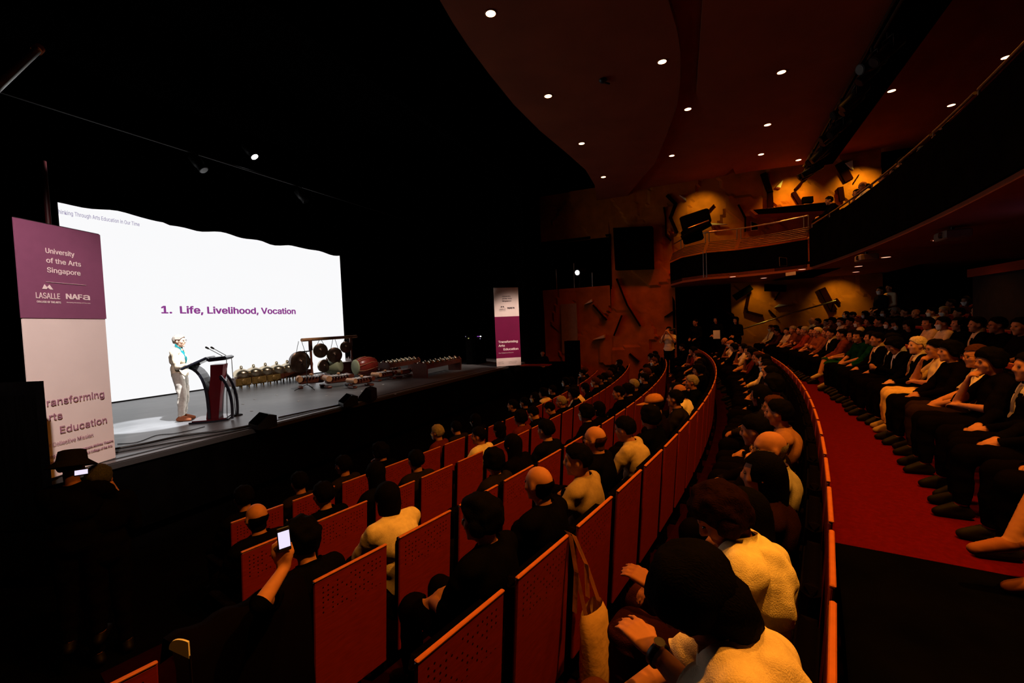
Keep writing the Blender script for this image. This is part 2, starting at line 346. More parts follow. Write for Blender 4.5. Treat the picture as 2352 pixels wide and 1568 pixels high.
# side gallery along the far wall
G = [(16.05, -2.7), (16.6, -1.9), (17.0, -.9), (16.95, .1), (17.7, .95), (19.0, 1.45), (20.2, 1.5)]
mb = MB().prism(G+[(20.2, -3.5), (16.2, -3.6)], 3.93, 4.1); mb.build('gallery_soffit', M_ceil, b)
mb = MB()
for a, c in zip(G[:-1], G[1:]):
    a3, c3 = Vector((*a, 0)), Vector((*c, 0)); d = (c3-a3).normalized(); nn = Vector((d.y, -d.x, 0))*.05
    mb.add([a3+Vector((0, 0, 4.0)), c3+Vector((0, 0, 4.0)), c3+Vector((0, 0, 4.85)), a3+Vector((0, 0, 4.85))]+[a3+nn+Vector((0, 0, 4.0)), c3+nn+Vector((0, 0, 4.0)), c3+nn+Vector((0, 0, 4.85)), a3+nn+Vector((0, 0, 4.85))], [(0, 1, 2, 3), (7, 6, 5, 4), (3, 2, 6, 7)])
mb.build('gallery_fascia', M_black, b)
for k in range(6):
    off = .05*k; z = 4.93+.062*k
    for s0, s1 in ((0, 2), (2, 3), (3, 5)):
        pts = [Vector((g[0]+off*.8, g[1]-off*.4, z)) for g in G[s0:s1+1]]
        if s0: pts[0] = pts[0].lerp(pts[1], .12)
        MB().tube(pts, .014, 6).build('slat', M_slat, b)
MB().tube([Vector((g[0]+.35, g[1]-.1, 5.62)) for g in G[:6]], .022).build('hand_rail', M_rail, b)
for g in (G[0], G[2], G[3], G[4]):
    for q in (0, .12): MB().tube([Vector((g[0]+.33, g[1]-.1+q, 5.25)), Vector((g[0]+.33, g[1]-.1+q, 5.62))], .014, 6).build('rail_post', M_rail, b)
for q in (0, .1): MB().tube([Vector((G[3][0]-.06, G[3][1]+q, 4.0)), Vector((G[3][0]-.06, G[3][1]+q, 4.9))], .012, 6).build('rail_post', M_rail, b)
# control room block behind the second rear row, and the black rear wall under the balcony
cr = thing('control_room_wall', (0, 0, 0), kind='structure')
ring(MB(), 47.1, 47.3, 1.0, 3.22, -88.2, -100, 20).build('wall_panel', mat('control room cladding', (.010, .002, .0015), 1, var=.5, vscale=6), cr)
ring(MB(), 47.05, 47.4, 3.22, 3.38, -88.1, -100, 20).build('wall_capping', M_wood, cr)
MB().box((19, -7.6, 2.4), (3.2, .2, 3.4)).box((14.8, -9.2, 2.4), (8.5, .2, 3.4)).build('wall_rear', M_black, kind='structure')
MB().box((18.6, -5.75, 2.9), (2.9, .12, 2.1)).build('wall_return', M_black, kind='structure')
# hand rail climbing the far wall beside the rear rows
t = thing('wall_hand_rail', (0, 0, 0), label='brass hand rail sloping up the far wall behind the rear rows', cat='hand rail')
P = [atx(x, y, 19.4) for x, y in ((1700, 757), (1810, 722), (1920, 690))]
MB().tube(P, .028).build('rail', M_rail, t)
for p in P: MB().tube([p, p+Vector((.45, 0, -.08))], .014).build('bracket', M_rail, t)
# ------------------------------------------------------------------ PEOPLE
def frame_from(fwd, up):
    f = Vector(fwd).normalized(); u = Vector(up); r = f.cross(u).normalized(); u = r.cross(f).normalized(); return r, f, u
class Figure:
    """one continuous body grown from tapered capsules and ellipsoids (voxel fused), clothing cut from it and pushed outward"""
    def __init__(s): s.mb = MB(); s.pr = []
    def cap(s, a, b, ra, rb, tg, n=10):
        a, b = Vector(a), Vector(b); d = (b-a)
        if d.length < 1e-5: d = Vector((0, 0, 1e-4))
        d.normalize(); pts = []; rs = []
        for t in (1.0, .85, .5): pts.append(a-d*ra*t); rs.append(ra*math.sqrt(max(.02, 1-t*t)))
        pts += [a, b]; rs += [ra, rb]
        for t in (.5, .85, 1.0): pts.append(b+d*rb*t); rs.append(rb*math.sqrt(max(.02, 1-t*t)))
        s.mb.tube(pts, rs, n); s.pr.append(('c', a, b, ra, rb, tg))
    def ell(s, c, r, tg, R=None, n=14):
        s.mb.sphere(c, r, n, 9, R); s.pr.append(('e', Vector(c), Vector(r), R, None, tg))
    def chain(s, pts, rs, tg):
        for i in range(len(pts)-1): s.cap(pts[i], pts[i+1], rs[i], rs[i+1], tg)
    def hand(s, wr, el, pn, side, curl=.5, fr=.0095, spread=.012):
        if fr < .009: spread = .030
        wr, el = Vector(wr), Vector(el); f = (wr-el).normalized() if not isinstance(curl, tuple) else Vector(curl[1]).normalized()
        cv = curl if not isinstance(curl, tuple) else curl[0]
        n = Vector(pn); n = (n-f*n.dot(f)).normalized(); sd = f.cross(n).normalized()*side
        for k, (o_, L) in enumerate(((-.030, .058), (-.010, .068), (.010, .073), (.031, .066))):
            kn = wr+f*.088+sd*o_
            s.cap(wr+f*.01+sd*o_*.6, kn, .017, .0125, 'hand', 8)
            d1 = (f*math.cos(cv)+n*math.sin(cv)+sd*o_*spread*40).normalized(); d2 = (f*math.cos(cv*2.1)+n*math.sin(cv*2.1)).normalized()
            p1 = kn+d1*L*.52; p2 = p1+d2*L*.55
            s.cap(kn, p1, fr+.001, fr, 'hand', 6); s.cap(p1, p2, fr, fr*.85, 'hand', 6)
        t0 = wr+f*.022+sd*.022; t1 = wr+f*.06+sd*.052+n*.018; t2 = t1+(f*.8+n*.35-sd*.05).normalized()*.038
        s.cap(t0, t1, .016, .0125, 'hand', 6); s.cap(t1, t2, .0115, .0095, 'hand', 6)
def figure_meshes(key, P, vox=.013, longsleeve=True, legs='long', hair='short', fr=.0105, extras=(), wrinkle=1.0):
    F = Figure(); g = lambda k: Vector(P[k])
    sc = P.get('girth', 1.0)
    hip, wst, chs, nk, hd = g('hip'), g('waist'), g('chest'), g('neck'), g('head')
    ax = (chs-hip).normalized(); sh = (g('shR')-g('shL')).normalized()
    r_, f_, u_ = sh, ax.cross(sh).normalized()*-1, ax
    if f_.y < 0 and P.get('flip', True) and abs(f_.y) > .3: f_ = -f_
    R = Matrix((r_, f_, u_)).transposed()
    F.ell(hip+Vector((0, 0, .02)), (.168*sc, .125*sc, .115), 'hips', R); F.ell(wst, (.142*sc, .112*sc, .13), 'torso', R)
    F.ell(chs, (.165*sc, .115*sc, .165), 'torso', R); F.ell(chs+(nk-chs)*.55, (.14*sc, .085, .075), 'torso', R)
    F.cap(g('shL')+(g('shR')-g('shL'))*.12, g('shR')+(g('shL')-g('shR'))*.12, .060, .060, 'torso')
    for s_ in ('shL', 'shR'): F.cap(nk+(chs-nk)*.05, g(s_)+Vector((0, 0, .012)), .048, .050, 'torso')
    rot = Euler(P.get('hrot', (0, 0, 0)), 'YXZ').to_matrix() if not P.get('hmat') else P['hmat']
    H = lambda x, y, z: hd+rot@Vector((x, y, z))
    F.cap(nk-(nk-chs)*.05, H(0, -.025, -.055), .056, .052, 'neck')
    F.ell(H(0, -.008, .032), (.077, .097, .092), 'head', rot, 18); F.ell(H(0, .022, -.040), (.060, .068, .072), 'head', rot, 16)
    F.cap(H(-.030, .080, .038), H(.030, .080, .038), .013, .013, 'head', 8); F.cap(H(0, .088, .022), H(0, .107, -.016), .0095, .0135, 'head', 8)
    F.cap(H(-.012, .094, -.020), H(.012, .094, -.020), .010, .010, 'head', 6); F.cap(H(-.018, .082, -.048), H(.018, .082, -.048), .0085, .0085, 'head', 6)
    F.cap(H(-.014, .081, -.061), H(.014, .081, -.061), .0085, .0085, 'head', 6); F.ell(H(0, .070, -.094), (.024, .022, .020), 'head', rot, 8)
    for q in (-1, 1):
        F.ell(H(.045*q, .055, -.015), (.026, .028, .028), 'head', rot, 8); F.ell(H(.082*q, -.008, -.004), (.010, .020, .033), 'ear', rot, 8)
    for q, S in ((-1, 'L'), (1, 'R')):
        F.cap(g('sh'+S), g('el'+S), .052*sc, .041, 'uparm'); F.cap(g('el'+S), g('wr'+S), .041, .027, 'forearm')
        F.hand(g('wr'+S), g('el'+S), P.get('palm'+S, (0, 0, -1)), P.get('thumb'+S, q), P.get('curl'+S, .45), fr)
        hj = hip+r_*(.085*q)*sc
        F.cap(hj, g('kn'+S), .088*sc, .060, 'thigh'); F.cap(g('kn'+S), g('kn'+S)*.68+g('an'+S)*.32, .060, .054, 'shin'); F.cap(g('kn'+S)*.68+g('an'+S)*.32, g('an'+S), .054, .037, 'shin')
        toe = g('to'+S); an = g('an'+S); hl = an+(an-toe)*.30; hl.z = min(an.z-.045, toe.z+.01) if P.get('flat', True) else hl.z
        F.cap(an, hl, .036, .034, 'foot'); F.cap(hl, toe, .036, .030, 'foot'); F.cap(an, toe, .040, .030, 'foot')
    ob = F.mb.build('tmp', None)
    md = ob.modifiers.new('r', 'REMESH'); md.mode = 'VOXEL'; md.voxel_size = vox
    ms = ob.modifiers.new('s', 'SMOOTH'); ms.factor = .5; ms.iterations = 3
    dg = bpy.context.evaluated_depsgraph_get(); me = bpy.data.meshes.new_from_object(ob.evaluated_get(dg)); bpy.data.objects.remove(ob)
    me.name = 'body'; me.materials.clear(); me.materials.append(M_skin)
    me.polygons.foreach_set('use_smooth', [True]*len(me.polygons))
    nv, npl = len(me.vertices), len(me.polygons)
    co_ = np.empty(nv*3); me.vertices.foreach_get('co', co_); co_ = co_.reshape(-1, 3)
    nr = np.empty(nv*3); me.vertices.foreach_get('normal', nr); nr = nr.reshape(-1, 3)
    best = np.full(nv, 1e9); tg = np.zeros(nv, int); names = sorted({p[5] for p in F.pr})
    for p in F.pr:
        if p[0] == 'c':
            a, b = np.array(p[1]), np.array(p[2]); ab = b-a; t = np.clip((co_-a)@ab/max(1e-9, ab@ab), 0, 1)
            d = np.linalg.norm(co_-a-t[:, None]*ab, axis=1)-(p[3]+(p[4]-p[3])*t)
        else:
            q = co_-np.array(p[1]); q = q@np.array(p[3]) if p[3] is not None else q
            rr = np.array(p[2]); d = (np.linalg.norm(q/rr, axis=1)-1)*rr.min()
        k = d < best; best[k] = d[k]; tg[k] = names.index(p[5])
    T = np.array(names)[tg]
    polys = [tuple(p.vertices) for p in me.polygons]
    rm = np.array(rot); hq = (co_-np.array(hd))@rm      # head local coordinates
    def shell(name, mask, off, m, nz=0.0, nscale=14., smooth=0):
        keep = [p for p in polys if mask[list(p)].all()]
        if not keep: return None
        ids = sorted({i for p in keep for i in p}); mp = {v: i for i, v in enumerate(ids)}; ids = np.array(ids)
        o_ = np.full(len(ids), off) if np.isscalar(off) else off[ids]
        if nz:
            c0 = co_[ids]; o_ = o_+nz*np.array([max(0., noise.noise(Vector((x*nscale, y*nscale, z*nscale*.8)))+.25+.5*abs(noise.noise(Vector((x*5, y*5, z*24))))) for x, y, z in c0])
        vs = co_[ids]+nr[ids]*o_[:, None]
        if smooth:
            E_ = set()
            cnt = {}
            for p in keep:
                for a_, b_ in zip(p, p[1:]+p[:1]): k_ = (min(a_, b_), max(a_, b_)); cnt[k_] = cnt.get(k_, 0)+1
            ed = np.array([(mp[a_], mp[b_]) for a_, b_ in cnt]); bd_ = np.zeros(len(ids), bool)
            for (a_, b_), c_n in cnt.items():
                if c_n == 1: bd_[mp[a_]] = bd_[mp[b_]] = True
            deg = np.bincount(ed.ravel(), minlength=len(ids))[:, None]
            wr_ = nr[ids]*(o_-off if np.isscalar(off) else 0*o_)[:, None]*.6
            for _ in range(smooth):
                sm = np.stack([np.bincount(ed[:, 0], vs[ed[:, 1], q], len(ids))+np.bincount(ed[:, 1], vs[ed[:, 0], q], len(ids)) for q in range(3)], 1)/deg
                vs = np.where(bd_[:, None], vs, vs+.6*(sm-vs))
                d_ = ((vs-co_[ids])*nr[ids]).sum(1); vs = vs+nr[ids]*np.clip(.007-d_, 0, None)[:, None]
            vs = vs+wr_
        bc = {}
        for p in keep:
            for a_, b_ in zip(p, p[1:]+p[:1]): k_ = (min(a_, b_), max(a_, b_)); bc[k_] = bc.get(k_, 0)+1
        be = np.array([(mp[a_], mp[b_]) for (a_, b_), c_n in bc.items() if c_n == 1])
        if len(be):
            dg_ = np.bincount(be.ravel(), minlength=len(ids)); ok_ = dg_ > 0
            for _ in range(8):
                sm = np.stack([np.bincount(be[:, 0], vs[be[:, 1], q], len(ids))+np.bincount(be[:, 1], vs[be[:, 0], q], len(ids)) for q in range(3)], 1)
                vs = np.where(ok_[:, None], .5*vs+.5*sm/np.maximum(dg_, 1)[:, None], vs)
        me2 = bpy.data.meshes.new(name); me2.from_pydata(vs.tolist(), [], [tuple(mp[i] for i in p) for p in keep])
        me2.polygons.foreach_set('use_smooth', [True]*len(keep)); me2.materials.append(m); me2.update(); return me2
    out = {'body': me}
    isin = lambda *a: np.isin(T, a)
    nkz = nk.z
    up = isin('torso') | isin('uparm') | (isin('forearm') if longsleeve else False)
    zc = np.array(nk); collar = isin('neck') & (np.linalg.norm(co_-zc, axis=1) < .075)
    low = isin('hips') & ((co_-np.array(hip))@np.array(ax) > -.02)
    out['shirt'] = shell('shirt', up | collar | low, .018, M_cloth, .016*wrinkle, smooth=int(.32/vox))
    if legs == 'long': lm = isin('hips', 'thigh', 'shin')
    else:
        kn = np.array((g('knL')+g('knR'))/2); lm = isin('hips', 'thigh')
    out['trousers'] = shell('trousers', lm, .015, M_cloth, .012*wrinkle, smooth=int(.13/vox))
    for s_ in (-1, 1):
        an = np.array(g('anL' if s_ < 0 else 'anR')); oth = np.array(g('anR' if s_ < 0 else 'anL'))
        near = np.linalg.norm(co_-an, axis=1) < np.linalg.norm(co_-oth, axis=1)
        out['shoe'+('L' if s_ < 0 else 'R')] = shell('shoe', isin('foot') & near, .007, M_leather)
    # shirt front and tie for jackets
    tq = (co_-np.array(chs))@np.array(R)
    fr_ = isin('torso', 'neck') & (tq[:, 1] > .0)
    V = fr_ & (np.abs(tq[:, 0]) < np.clip(.014+(tq[:, 2]+.14)*.24, 0, .075)) & (tq[:, 2] > -.15)
    out['shirt_front'] = shell('shirt_front', V, .030, M_cloth)
    out['tie'] = shell('tie', fr_ & (np.abs(tq[:, 0]) < .024) & (tq[:, 2] > -.17) & (tq[:, 2] < .15), .037, M_cloth)
    # hair
    hz = isin('head', 'ear', 'neck')
    x, y, z = hq.T
    line = np.interp(y, [-.12, -.03, -.012, .012, .03, .055, .085], [-.075, -.062, .022, .024, .02, .055, .082])
    def nearx(mm): return mm & hz & (np.abs(x) < .12)
    out['hair_short'] = shell('hair', nearx((z > line) & isin('head')), np.where(z > line, .009+.009*np.clip((z-line)/.05, 0, 1), 0), M_hair, .010, 45)
    fringe = np.interp(y, [-.12, .0, .03, .05, .09], [-.085, -.05, .0, .045, .055])
    out['hair_thick'] = shell('hair', nearx(z > fringe), np.where(z > fringe, .012+.016*np.clip((z-fringe)/.05, 0, 1), 0), M_hair, .018, 30)
    out['hair_bald'] = shell('hair', nearx((z > np.interp(y, [-.1, -.02, .01], [-.095, -.07, -.01])) & (z < .05-.35*np.clip(y+.05, 0, .1)) & (y < .012) & isin('head', 'neck')), .008, M_hair, .005, 45)
    for nm, drop in (('hair_bob', .10), ('hair_long', .26)):
        vs = []; n1 = 22; rows = 14
        fs = []
        for i in range(rows+1):
            t = i/rows
            for k in range(n1):
                a = 2*PI*k/n1
                if t < .5: th = t/.5*PI/2; rr = math.sin(th); zz = math.cos(th)*.112
                else: q = (t-.5)/.5; rr = 1-.18*q; zz = -q*(drop+.03)
                px = math.cos(a)*.095*rr; py = math.sin(a)*.112*rr-.012
                wv = (1+.05*math.sin(a*5+i)+.03*math.sin(a*11))*(1.22 if nm == 'hair_big' else 1)
                px *= wv; py *= wv
                if t > .5 and py > 0: py *= .9
                v = rot@Vector((px, py, zz+.03))
                if t > .5:           # long hair falls straight down, and lies on the back
                    v0 = rot@Vector((px, py, .03)); q = (t-.5)/.5; hang = v0+Vector((0, -.02*q, -q*(drop+.03))); v = v.lerp(hang, .7)
                vs.append(hd+v)
        for i in range(rows):
            for k in range(n1):
                c = [(i*n1+k), (i*n1+(k+1) % n1), (i+1)*n1+(k+1) % n1, (i+1)*n1+k]
                a = 2*PI*(k+.5)/n1
                if i >= rows*.33 and math.sin(a) > (.62 if i < rows*.55 else .30): continue
                fs.append(c[::-1])
        out[nm] = MB().add(vs, fs, True).mesh('hair', M_hair)
        md2 = None
    hb = MB()
    hb.sphere(H(0, -.022, .028), (.112, .128, .122), 26, 18, rot).sphere(H(0, -.050, -.050), (.100, .082, .125), 24, 16, rot)
    hb.v = [tuple(Vector(q)+(Vector(q)-hd).normalized()*(.014*noise.noise(Vector(q)*16)+.006*noise.noise(Vector(q)*45))) for q in hb.v]
    out['hair_big'] = hb.mesh('hair', M_hair)
    # face furniture
    out['eyes'] = [MB().sphere(H(.031*q, .081, .016), (.014, .009, .0065), 8, 6, rot).mesh('eye', M_eye) for q in (-1, 1)]
    mb = MB()
    for q in (-1, 1):
        mb.tube([H(.033*q+.025*math.cos(2*PI*k/12), .101, .014+.019*math.sin(2*PI*k/12)) for k in range(13)], .0022, 5)
        mb.tube([H(.058*q, .100, .018), H(.084*q, .02, .014), H(.086*q, -.01, .004)], .0022, 5)
    mb.tube([H(-.008, .103, .018), H(.008, .103, .018)], .002, 5); out['glasses'] = mb.mesh('glasses', M_metal)
    mk = isin('head') & (z < -.004) & (z > -.105) & (y > .025)
    out['face_mask'] = shell('face_mask', mk, .010, M_white)
    R4 = Matrix.Translation(hd)@rot.to_4x4()
    def lathe_head(name, prof, mt, c=(0, -.01, .0), n=20, sq=1.18, tilt=0.):
        b_ = MB().lathe(prof, c, n); me_ = b_.mesh(name, mt); me_.transform(R4@Matrix.Rotation(tilt, 4, 'X')@Matrix.Diagonal((1, sq, 1, 1))); return me_
    if 'bucket' in extras: out['hat'] = lathe_head('hat', [(0, .15), (.06, .148), (.088, .138), (.100, .06), (.104, .055), (.165, .005), (.163, .001), (.100, .05)], M_cloth)
    if 'cap' in extras:
        out['hat'] = lathe_head('hat', [(0, .145), (.04, .142), (.075, .12), (.094, .08), (.098, .045), (.092, .045)], M_cloth)
        vs = []
        for i in range(9):
            a = rad(28+124*i/8); vs += [(.092*math.cos(a), .092*math.sin(a)*1.15, .052), (.088*math.cos(a)*1.05, .11*math.sin(a)*1.15+.085*math.sin(a)**3, .040)]
        vs2 = [(x_, y_, z_-.008) for x_, y_, z_ in vs]
        fs = [(2*i, 2*i+1, 2*i+3, 2*i+2) for i in range(8)]+[(18+2*i+2, 18+2*i+3, 18+2*i+1, 18+2*i) for i in range(8)]+[(2*i+1, 18+2*i+1, 18+2*i+3, 2*i+3) for i in range(8)]
        me_ = MB().add(vs+vs2, fs).mesh('hat_brim', M_cloth); me_.transform(R4); out['hat_brim'] = me_
    if 'scarf' in extras:
        m2 = (isin('head', 'ear', 'neck')) & ~((y > .045) & (z < .062) & (np.abs(x) < .055))
        out['headscarf'] = shell('headscarf', m2, .017, M_cloth, .012, 20)
    return out
def POSE(**k):
    p = dict(hip=(0, 0, .50), waist=(0, -.05, .645), chest=(0, -.095, .815), neck=(0, -.095, .965), head=(0, -.055, 1.125),
             shL=(-.175, -.095, .925), shR=(.175, -.095, .925), elL=(-.235, .03, .70), elR=(.235, .03, .70), wrL=(-.07, .235, .62), wrR=(.07, .235, .62),
             palmL=(.3, 0, -1), palmR=(-.3, 0, -1), curlL=.4, curlR=.4, thumbL=-1, thumbR=1,
             knL=(-.115, .44, .52), knR=(.115, .44, .52), anL=(-.12, .46, .10), anR=(.12, .46, .10), toL=(-.14, .60, .035), toR=(.14, .60, .035))
    p.update(k); return p
STAND = dict(hip=(0, 0, .93), waist=(0, -.005, 1.06), chest=(0, -.01, 1.24), neck=(0, -.02, 1.415), head=(0, .0, 1.585), shL=(-.175, -.015, 1.375), shR=(.175, -.015, 1.375),
             elL=(-.225, -.01, 1.10), elR=(.225, -.01, 1.10), wrL=(-.13, .17, 1.02), wrR=(.13, .17, 1.02), knL=(-.09, .02, .50), knR=(.09, .02, .50),
             anL=(-.10, -.02, .09), anR=(.10, -.02, .09), toL=(-.12, .15, .035), toR=(.12, .15, .035))
V = {}
def variant(key, pose, **k): V[key] = figure_meshes(key, pose, **k)
def yaw(a, p=0., r=0.): return Euler((rad(p), rad(r), rad(a)), 'XYZ').to_matrix()
variant('lap', POSE(hmat=yaw(0)), longsleeve=True)
variant('lap_left', POSE(hmat=yaw(22, -3), wrL=(-.10, .27, .60), wrR=(.02, .22, .64), head=(-.015, -.05, 1.12)), longsleeve=False)
variant('cross', POSE(hmat=yaw(-12, 4), wrL=(.07, .14, .77), wrR=(-.08, .16, .74), elL=(-.215, .04, .71), elR=(.215, .04, .71), palmL=(0, -1, -.3), palmR=(0, -1, -.3), girth=1.08))
variant('chin', POSE(hmat=yaw(10, -6), wrR=(.035, .11, .93), elR=(.17, .15, .70), palmR=(-.4, -1, 0), curlR=1.1, wrL=(.08, .16, .68), head=(.0, -.035, 1.115)), longsleeve=False)
variant('legs', POSE(hmat=yaw(5, -4), knR=(-.02, .46, .60), anR=(-.17, .60, .30), toR=(-.21, .74, .24), flat=False, wrL=(-.02, .30, .66), wrR=(.06, .30, .67)), legs='short', longsleeve=False)
variant('phone', POSE(hmat=yaw(0, -28), head=(0, -.0, 1.09), neck=(0, -.07, .96), wrL=(-.05, .24, .74), wrR=(.05, .24, .74), elL=(-.21, .05, .70), elR=(.21, .05, .70), palmL=(.2, -1, .2), palmR=(-.2, -1, .2), curlL=.8, curlR=.8))
variant('lean', POSE(hmat=yaw(-6, -8), chest=(0, -.02, .80), waist=(0, -.02, .64), neck=(0, .03, .94), head=(0, .09, 1.09), shL=(-.175, .02, .91), shR=(.175, .02, .91), elL=(-.22, .17, .70), elR=(.22, .17, .70), wrL=(-.05, .36, .64), wrR=(.05, .36, .65)), longsleeve=True)
variant('stand', POSE(**STAND, hmat=yaw(0)), longsleeve=True)
variant('scarf', POSE(**{**STAND, 'wrL': (-.03, .2, 1.05), 'wrR': (.03, .2, 1.05)}, hmat=yaw(0, -10)), extras=('scarf',))
variant('camera', POSE(**{**STAND, 'wrL': (-.07, .22, 1.50), 'wrR': (.07, .22, 1.50), 'elL': (-.22, .12, 1.22), 'elR': (.22, .12, 1.22)}, hmat=yaw(0), palmL=(1, 0, .3), palmR=(-1, 0, .3)), longsleeve=False)
HAIRC = {'black': (.0022, .0016, .0016), 'brown': (.05, .016, .006), 'grey': (.24, .2, .17), 'white': (.62, .5, .36)}
SKINS = [(.46, .20, .11), (.40, .17, .09), (.34, .13, .07), (.50, .24, .14)]
def person(v, loc, rz, shirt=(.003, .0025, .0025), trousers=(.003, .002, .002), hair='short', hairc='black', skin=None, mask=False, glasses=False, suit=None, tie=None, shoes=(.004, .0025, .002), label=None, group=None, hat=None, scale=1.0, shoe_parts=True, name='person'):
    D = V[v]; o = inst(name, D['body'], None, loc, (0, 0, rz), skin or SKINS[0]); o.scale = (scale,)*3
    tag(o, label, 'person', group)
    inst('jacket' if suit else 'shirt', D['shirt'], o, color=shirt)
    inst('trousers', D['trousers'], o, color=trousers)
    if shoe_parts:
        for k in ('shoeL', 'shoeR'):
            if D[k]: inst('shoe', D[k], o, color=shoes)
    if 'headscarf' in D: inst('headscarf', D['headscarf'], o, color=(.002, .0015, .0015))
    elif hair: inst('hair', D['hair_'+hair], o, color=HAIRC[hairc] if isinstance(hairc, str) else hairc)
    for e_ in D['eyes']: inst('eye', e_, o)
    if mask: inst('face_mask', D['face_mask'], o)
    if glasses: inst('glasses', D['glasses'], o)
    if suit:
        inst('shirt_front', D['shirt_front'], o, color=suit)
        if tie: inst('tie', D['tie'], o, color=tie)
    if hat:
        inst('hat', D['hat'], o, color=hat)
        if 'hat_brim' in D: inst('hat_brim', D['hat_brim'], o, color=hat)
    return o
# ------------------------------------------------------------------ SEATS
perf = mat('perforated red wood', (.22, .016, .004), .42, spec=.4, var=.18, vscale=14, stretch=(1, 1, 9))
def perforate(m):
    nt = m.node_tree; N = nt.nodes; L = nt.links; b = N['Principled BSDF']; src = b.inputs['Base Color'].links[0].from_socket
    tc = N.new('ShaderNodeTexCoord'); sx = N.new('ShaderNodeSeparateXYZ'); L.new(tc.outputs['Object'], sx.inputs[0])
    def M_(op, a, c=None, d=None):
        n = N.new('ShaderNodeMath'); n.operation = op
        for i, q in enumerate((a, c, d)):
            if q is None: continue
            if isinstance(q, (int, float)): n.inputs[i].default_value = q
            else: L.new(q, n.inputs[i])
        return n.outputs[0]
    P = .030
    fx = M_('SUBTRACT', M_('FRACT', M_('DIVIDE', sx.outputs['X'], P)), .5); fz = M_('SUBTRACT', M_('FRACT', M_('DIVIDE', sx.outputs['Z'], P)), .5)
    d = M_('ADD', M_('MULTIPLY', fx, fx), M_('MULTIPLY', fz, fz)); dot = M_('LESS_THAN', d, .030)
    cell = N.new('ShaderNodeTexWhiteNoise'); cb = N.new('ShaderNodeCombineXYZ'); L.new(M_('FLOOR', M_('DIVIDE', sx.outputs['X'], P)), cb.inputs[0]); L.new(M_('FLOOR', M_('DIVIDE', sx.outputs['Z'], P)), cb.inputs[1]); L.new(cb.outputs[0], cell.inputs[0])
    band = M_('MULTIPLY', M_('GREATER_THAN', sx.outputs['Z'], .795), M_('LESS_THAN', sx.outputs['Z'], .98))
    band = M_('MULTIPLY', band, M_('LESS_THAN', M_('ABSOLUTE', sx.outputs['X']), .215))
    k = M_('MULTIPLY', M_('MULTIPLY', dot, M_('GREATER_THAN', cell.outputs[0], .35)), band)
    mx = N.new('ShaderNodeMix'); mx.data_type = 'RGBA'; L.new(k, mx.inputs['Factor']); L.new(src, mx.inputs['A']); mx.inputs['B'].default_value = (.01, .002, .001, 1)
    L.new(mx.outputs['Result'], b.inputs['Base Color'])
perforate(perf)
tl = Matrix.Rotation(rad(5), 3, 'X')
S_back = MB().bbox((0, -.02, .63), (.50, .018, .80), .006, tl).mesh('backrest', perf)
S_edge = MB().bbox((0, -.058, 1.034), (.50, .021, .012), .004, tl).mesh('top_edge', M_edge)
S_pad = MB().bbox((0, .035, .69), (.45, .07, .60), .03, tl).mesh('back_cushion', M_pad)
S_seat = MB().bbox((0, .27, .42), (.46, .44, .11), .04).mesh('seat_cushion', M_pad)
mb = MB().bbox((-.30, .20, .62), (.065, .36, .035), .01).box((-.30, .14, .30), (.03, .10, .60)); S_arm = mb.mesh('armrest', M_pad)
S_ped = MB().box((0, .12, .18), (.12, .2, .36)).box((0, .15, .01), (.25, .3, .02)).mesh('pedestal', M_black)
def seat(row, i, label):
    r, z, t0 = ROWS[row]; step = math.degrees(.6/r); th = t0+step*(i+.42)
    p = pol(r, th, z); o = thing('theatre_seat', p, rad(th+90), label=label, cat='seat', group='theatre seats in '+ROWN[row])
    for n_, me in (('backrest', S_back), ('top_edge', S_edge), ('back_cushion', S_pad), ('seat_cushion', S_seat), ('armrest', S_arm), ('pedestal', S_ped)): inst(n_, me, o)
    return o
ROWN = {'a': 'the front row', 'b': 'the second row', 'c': 'the third row', 'd': 'the fourth row', 'e': 'the fifth row',
        'f': 'the first row behind the aisle', 'g': 'the second row behind the aisle', 'h': 'the third row behind the aisle', 'i': 'the fourth row behind the aisle'}
ROWS_SHORT = {'a': 'front row', 'b': 'second row', 'c': 'third row', 'd': 'fourth row', 'e': 'fifth row', 'f': 'first rear row, behind the aisle', 'g': 'second rear row', 'h': 'third rear row', 'i': 'last rear row'}
def nseat(row):
    r, z, t0 = ROWS[row]; return int((TH_END[row]-t0)/math.degrees(.6/r))
def seatpos(row, i, off):      # point in front of the back panel where a sitter's hips are
    r, z, t0 = ROWS[row]; th = t0+math.degrees(.6/r)*(i+.42); return pol(r-off, th, z), rad(th+90)
for row in ROWS:
    for i in range(nseat(row)):
        where = 'near aisle' if row in 'abcde' else ('near end' if row in 'fg' else 'control room')
        if row == 'c' and i == 0: lb = 'empty wooden theatre seat at the near end of the third row'
        else: lb = f'theatre seat, {ORD[i]} from {where}, {ROWS_SHORT[row]}'
        seat(row, i, lb)
# ------------------------------------------------------------------ STAGE
def S(x, y): return atz(x, y, 1.005)
Z0 = 1.005
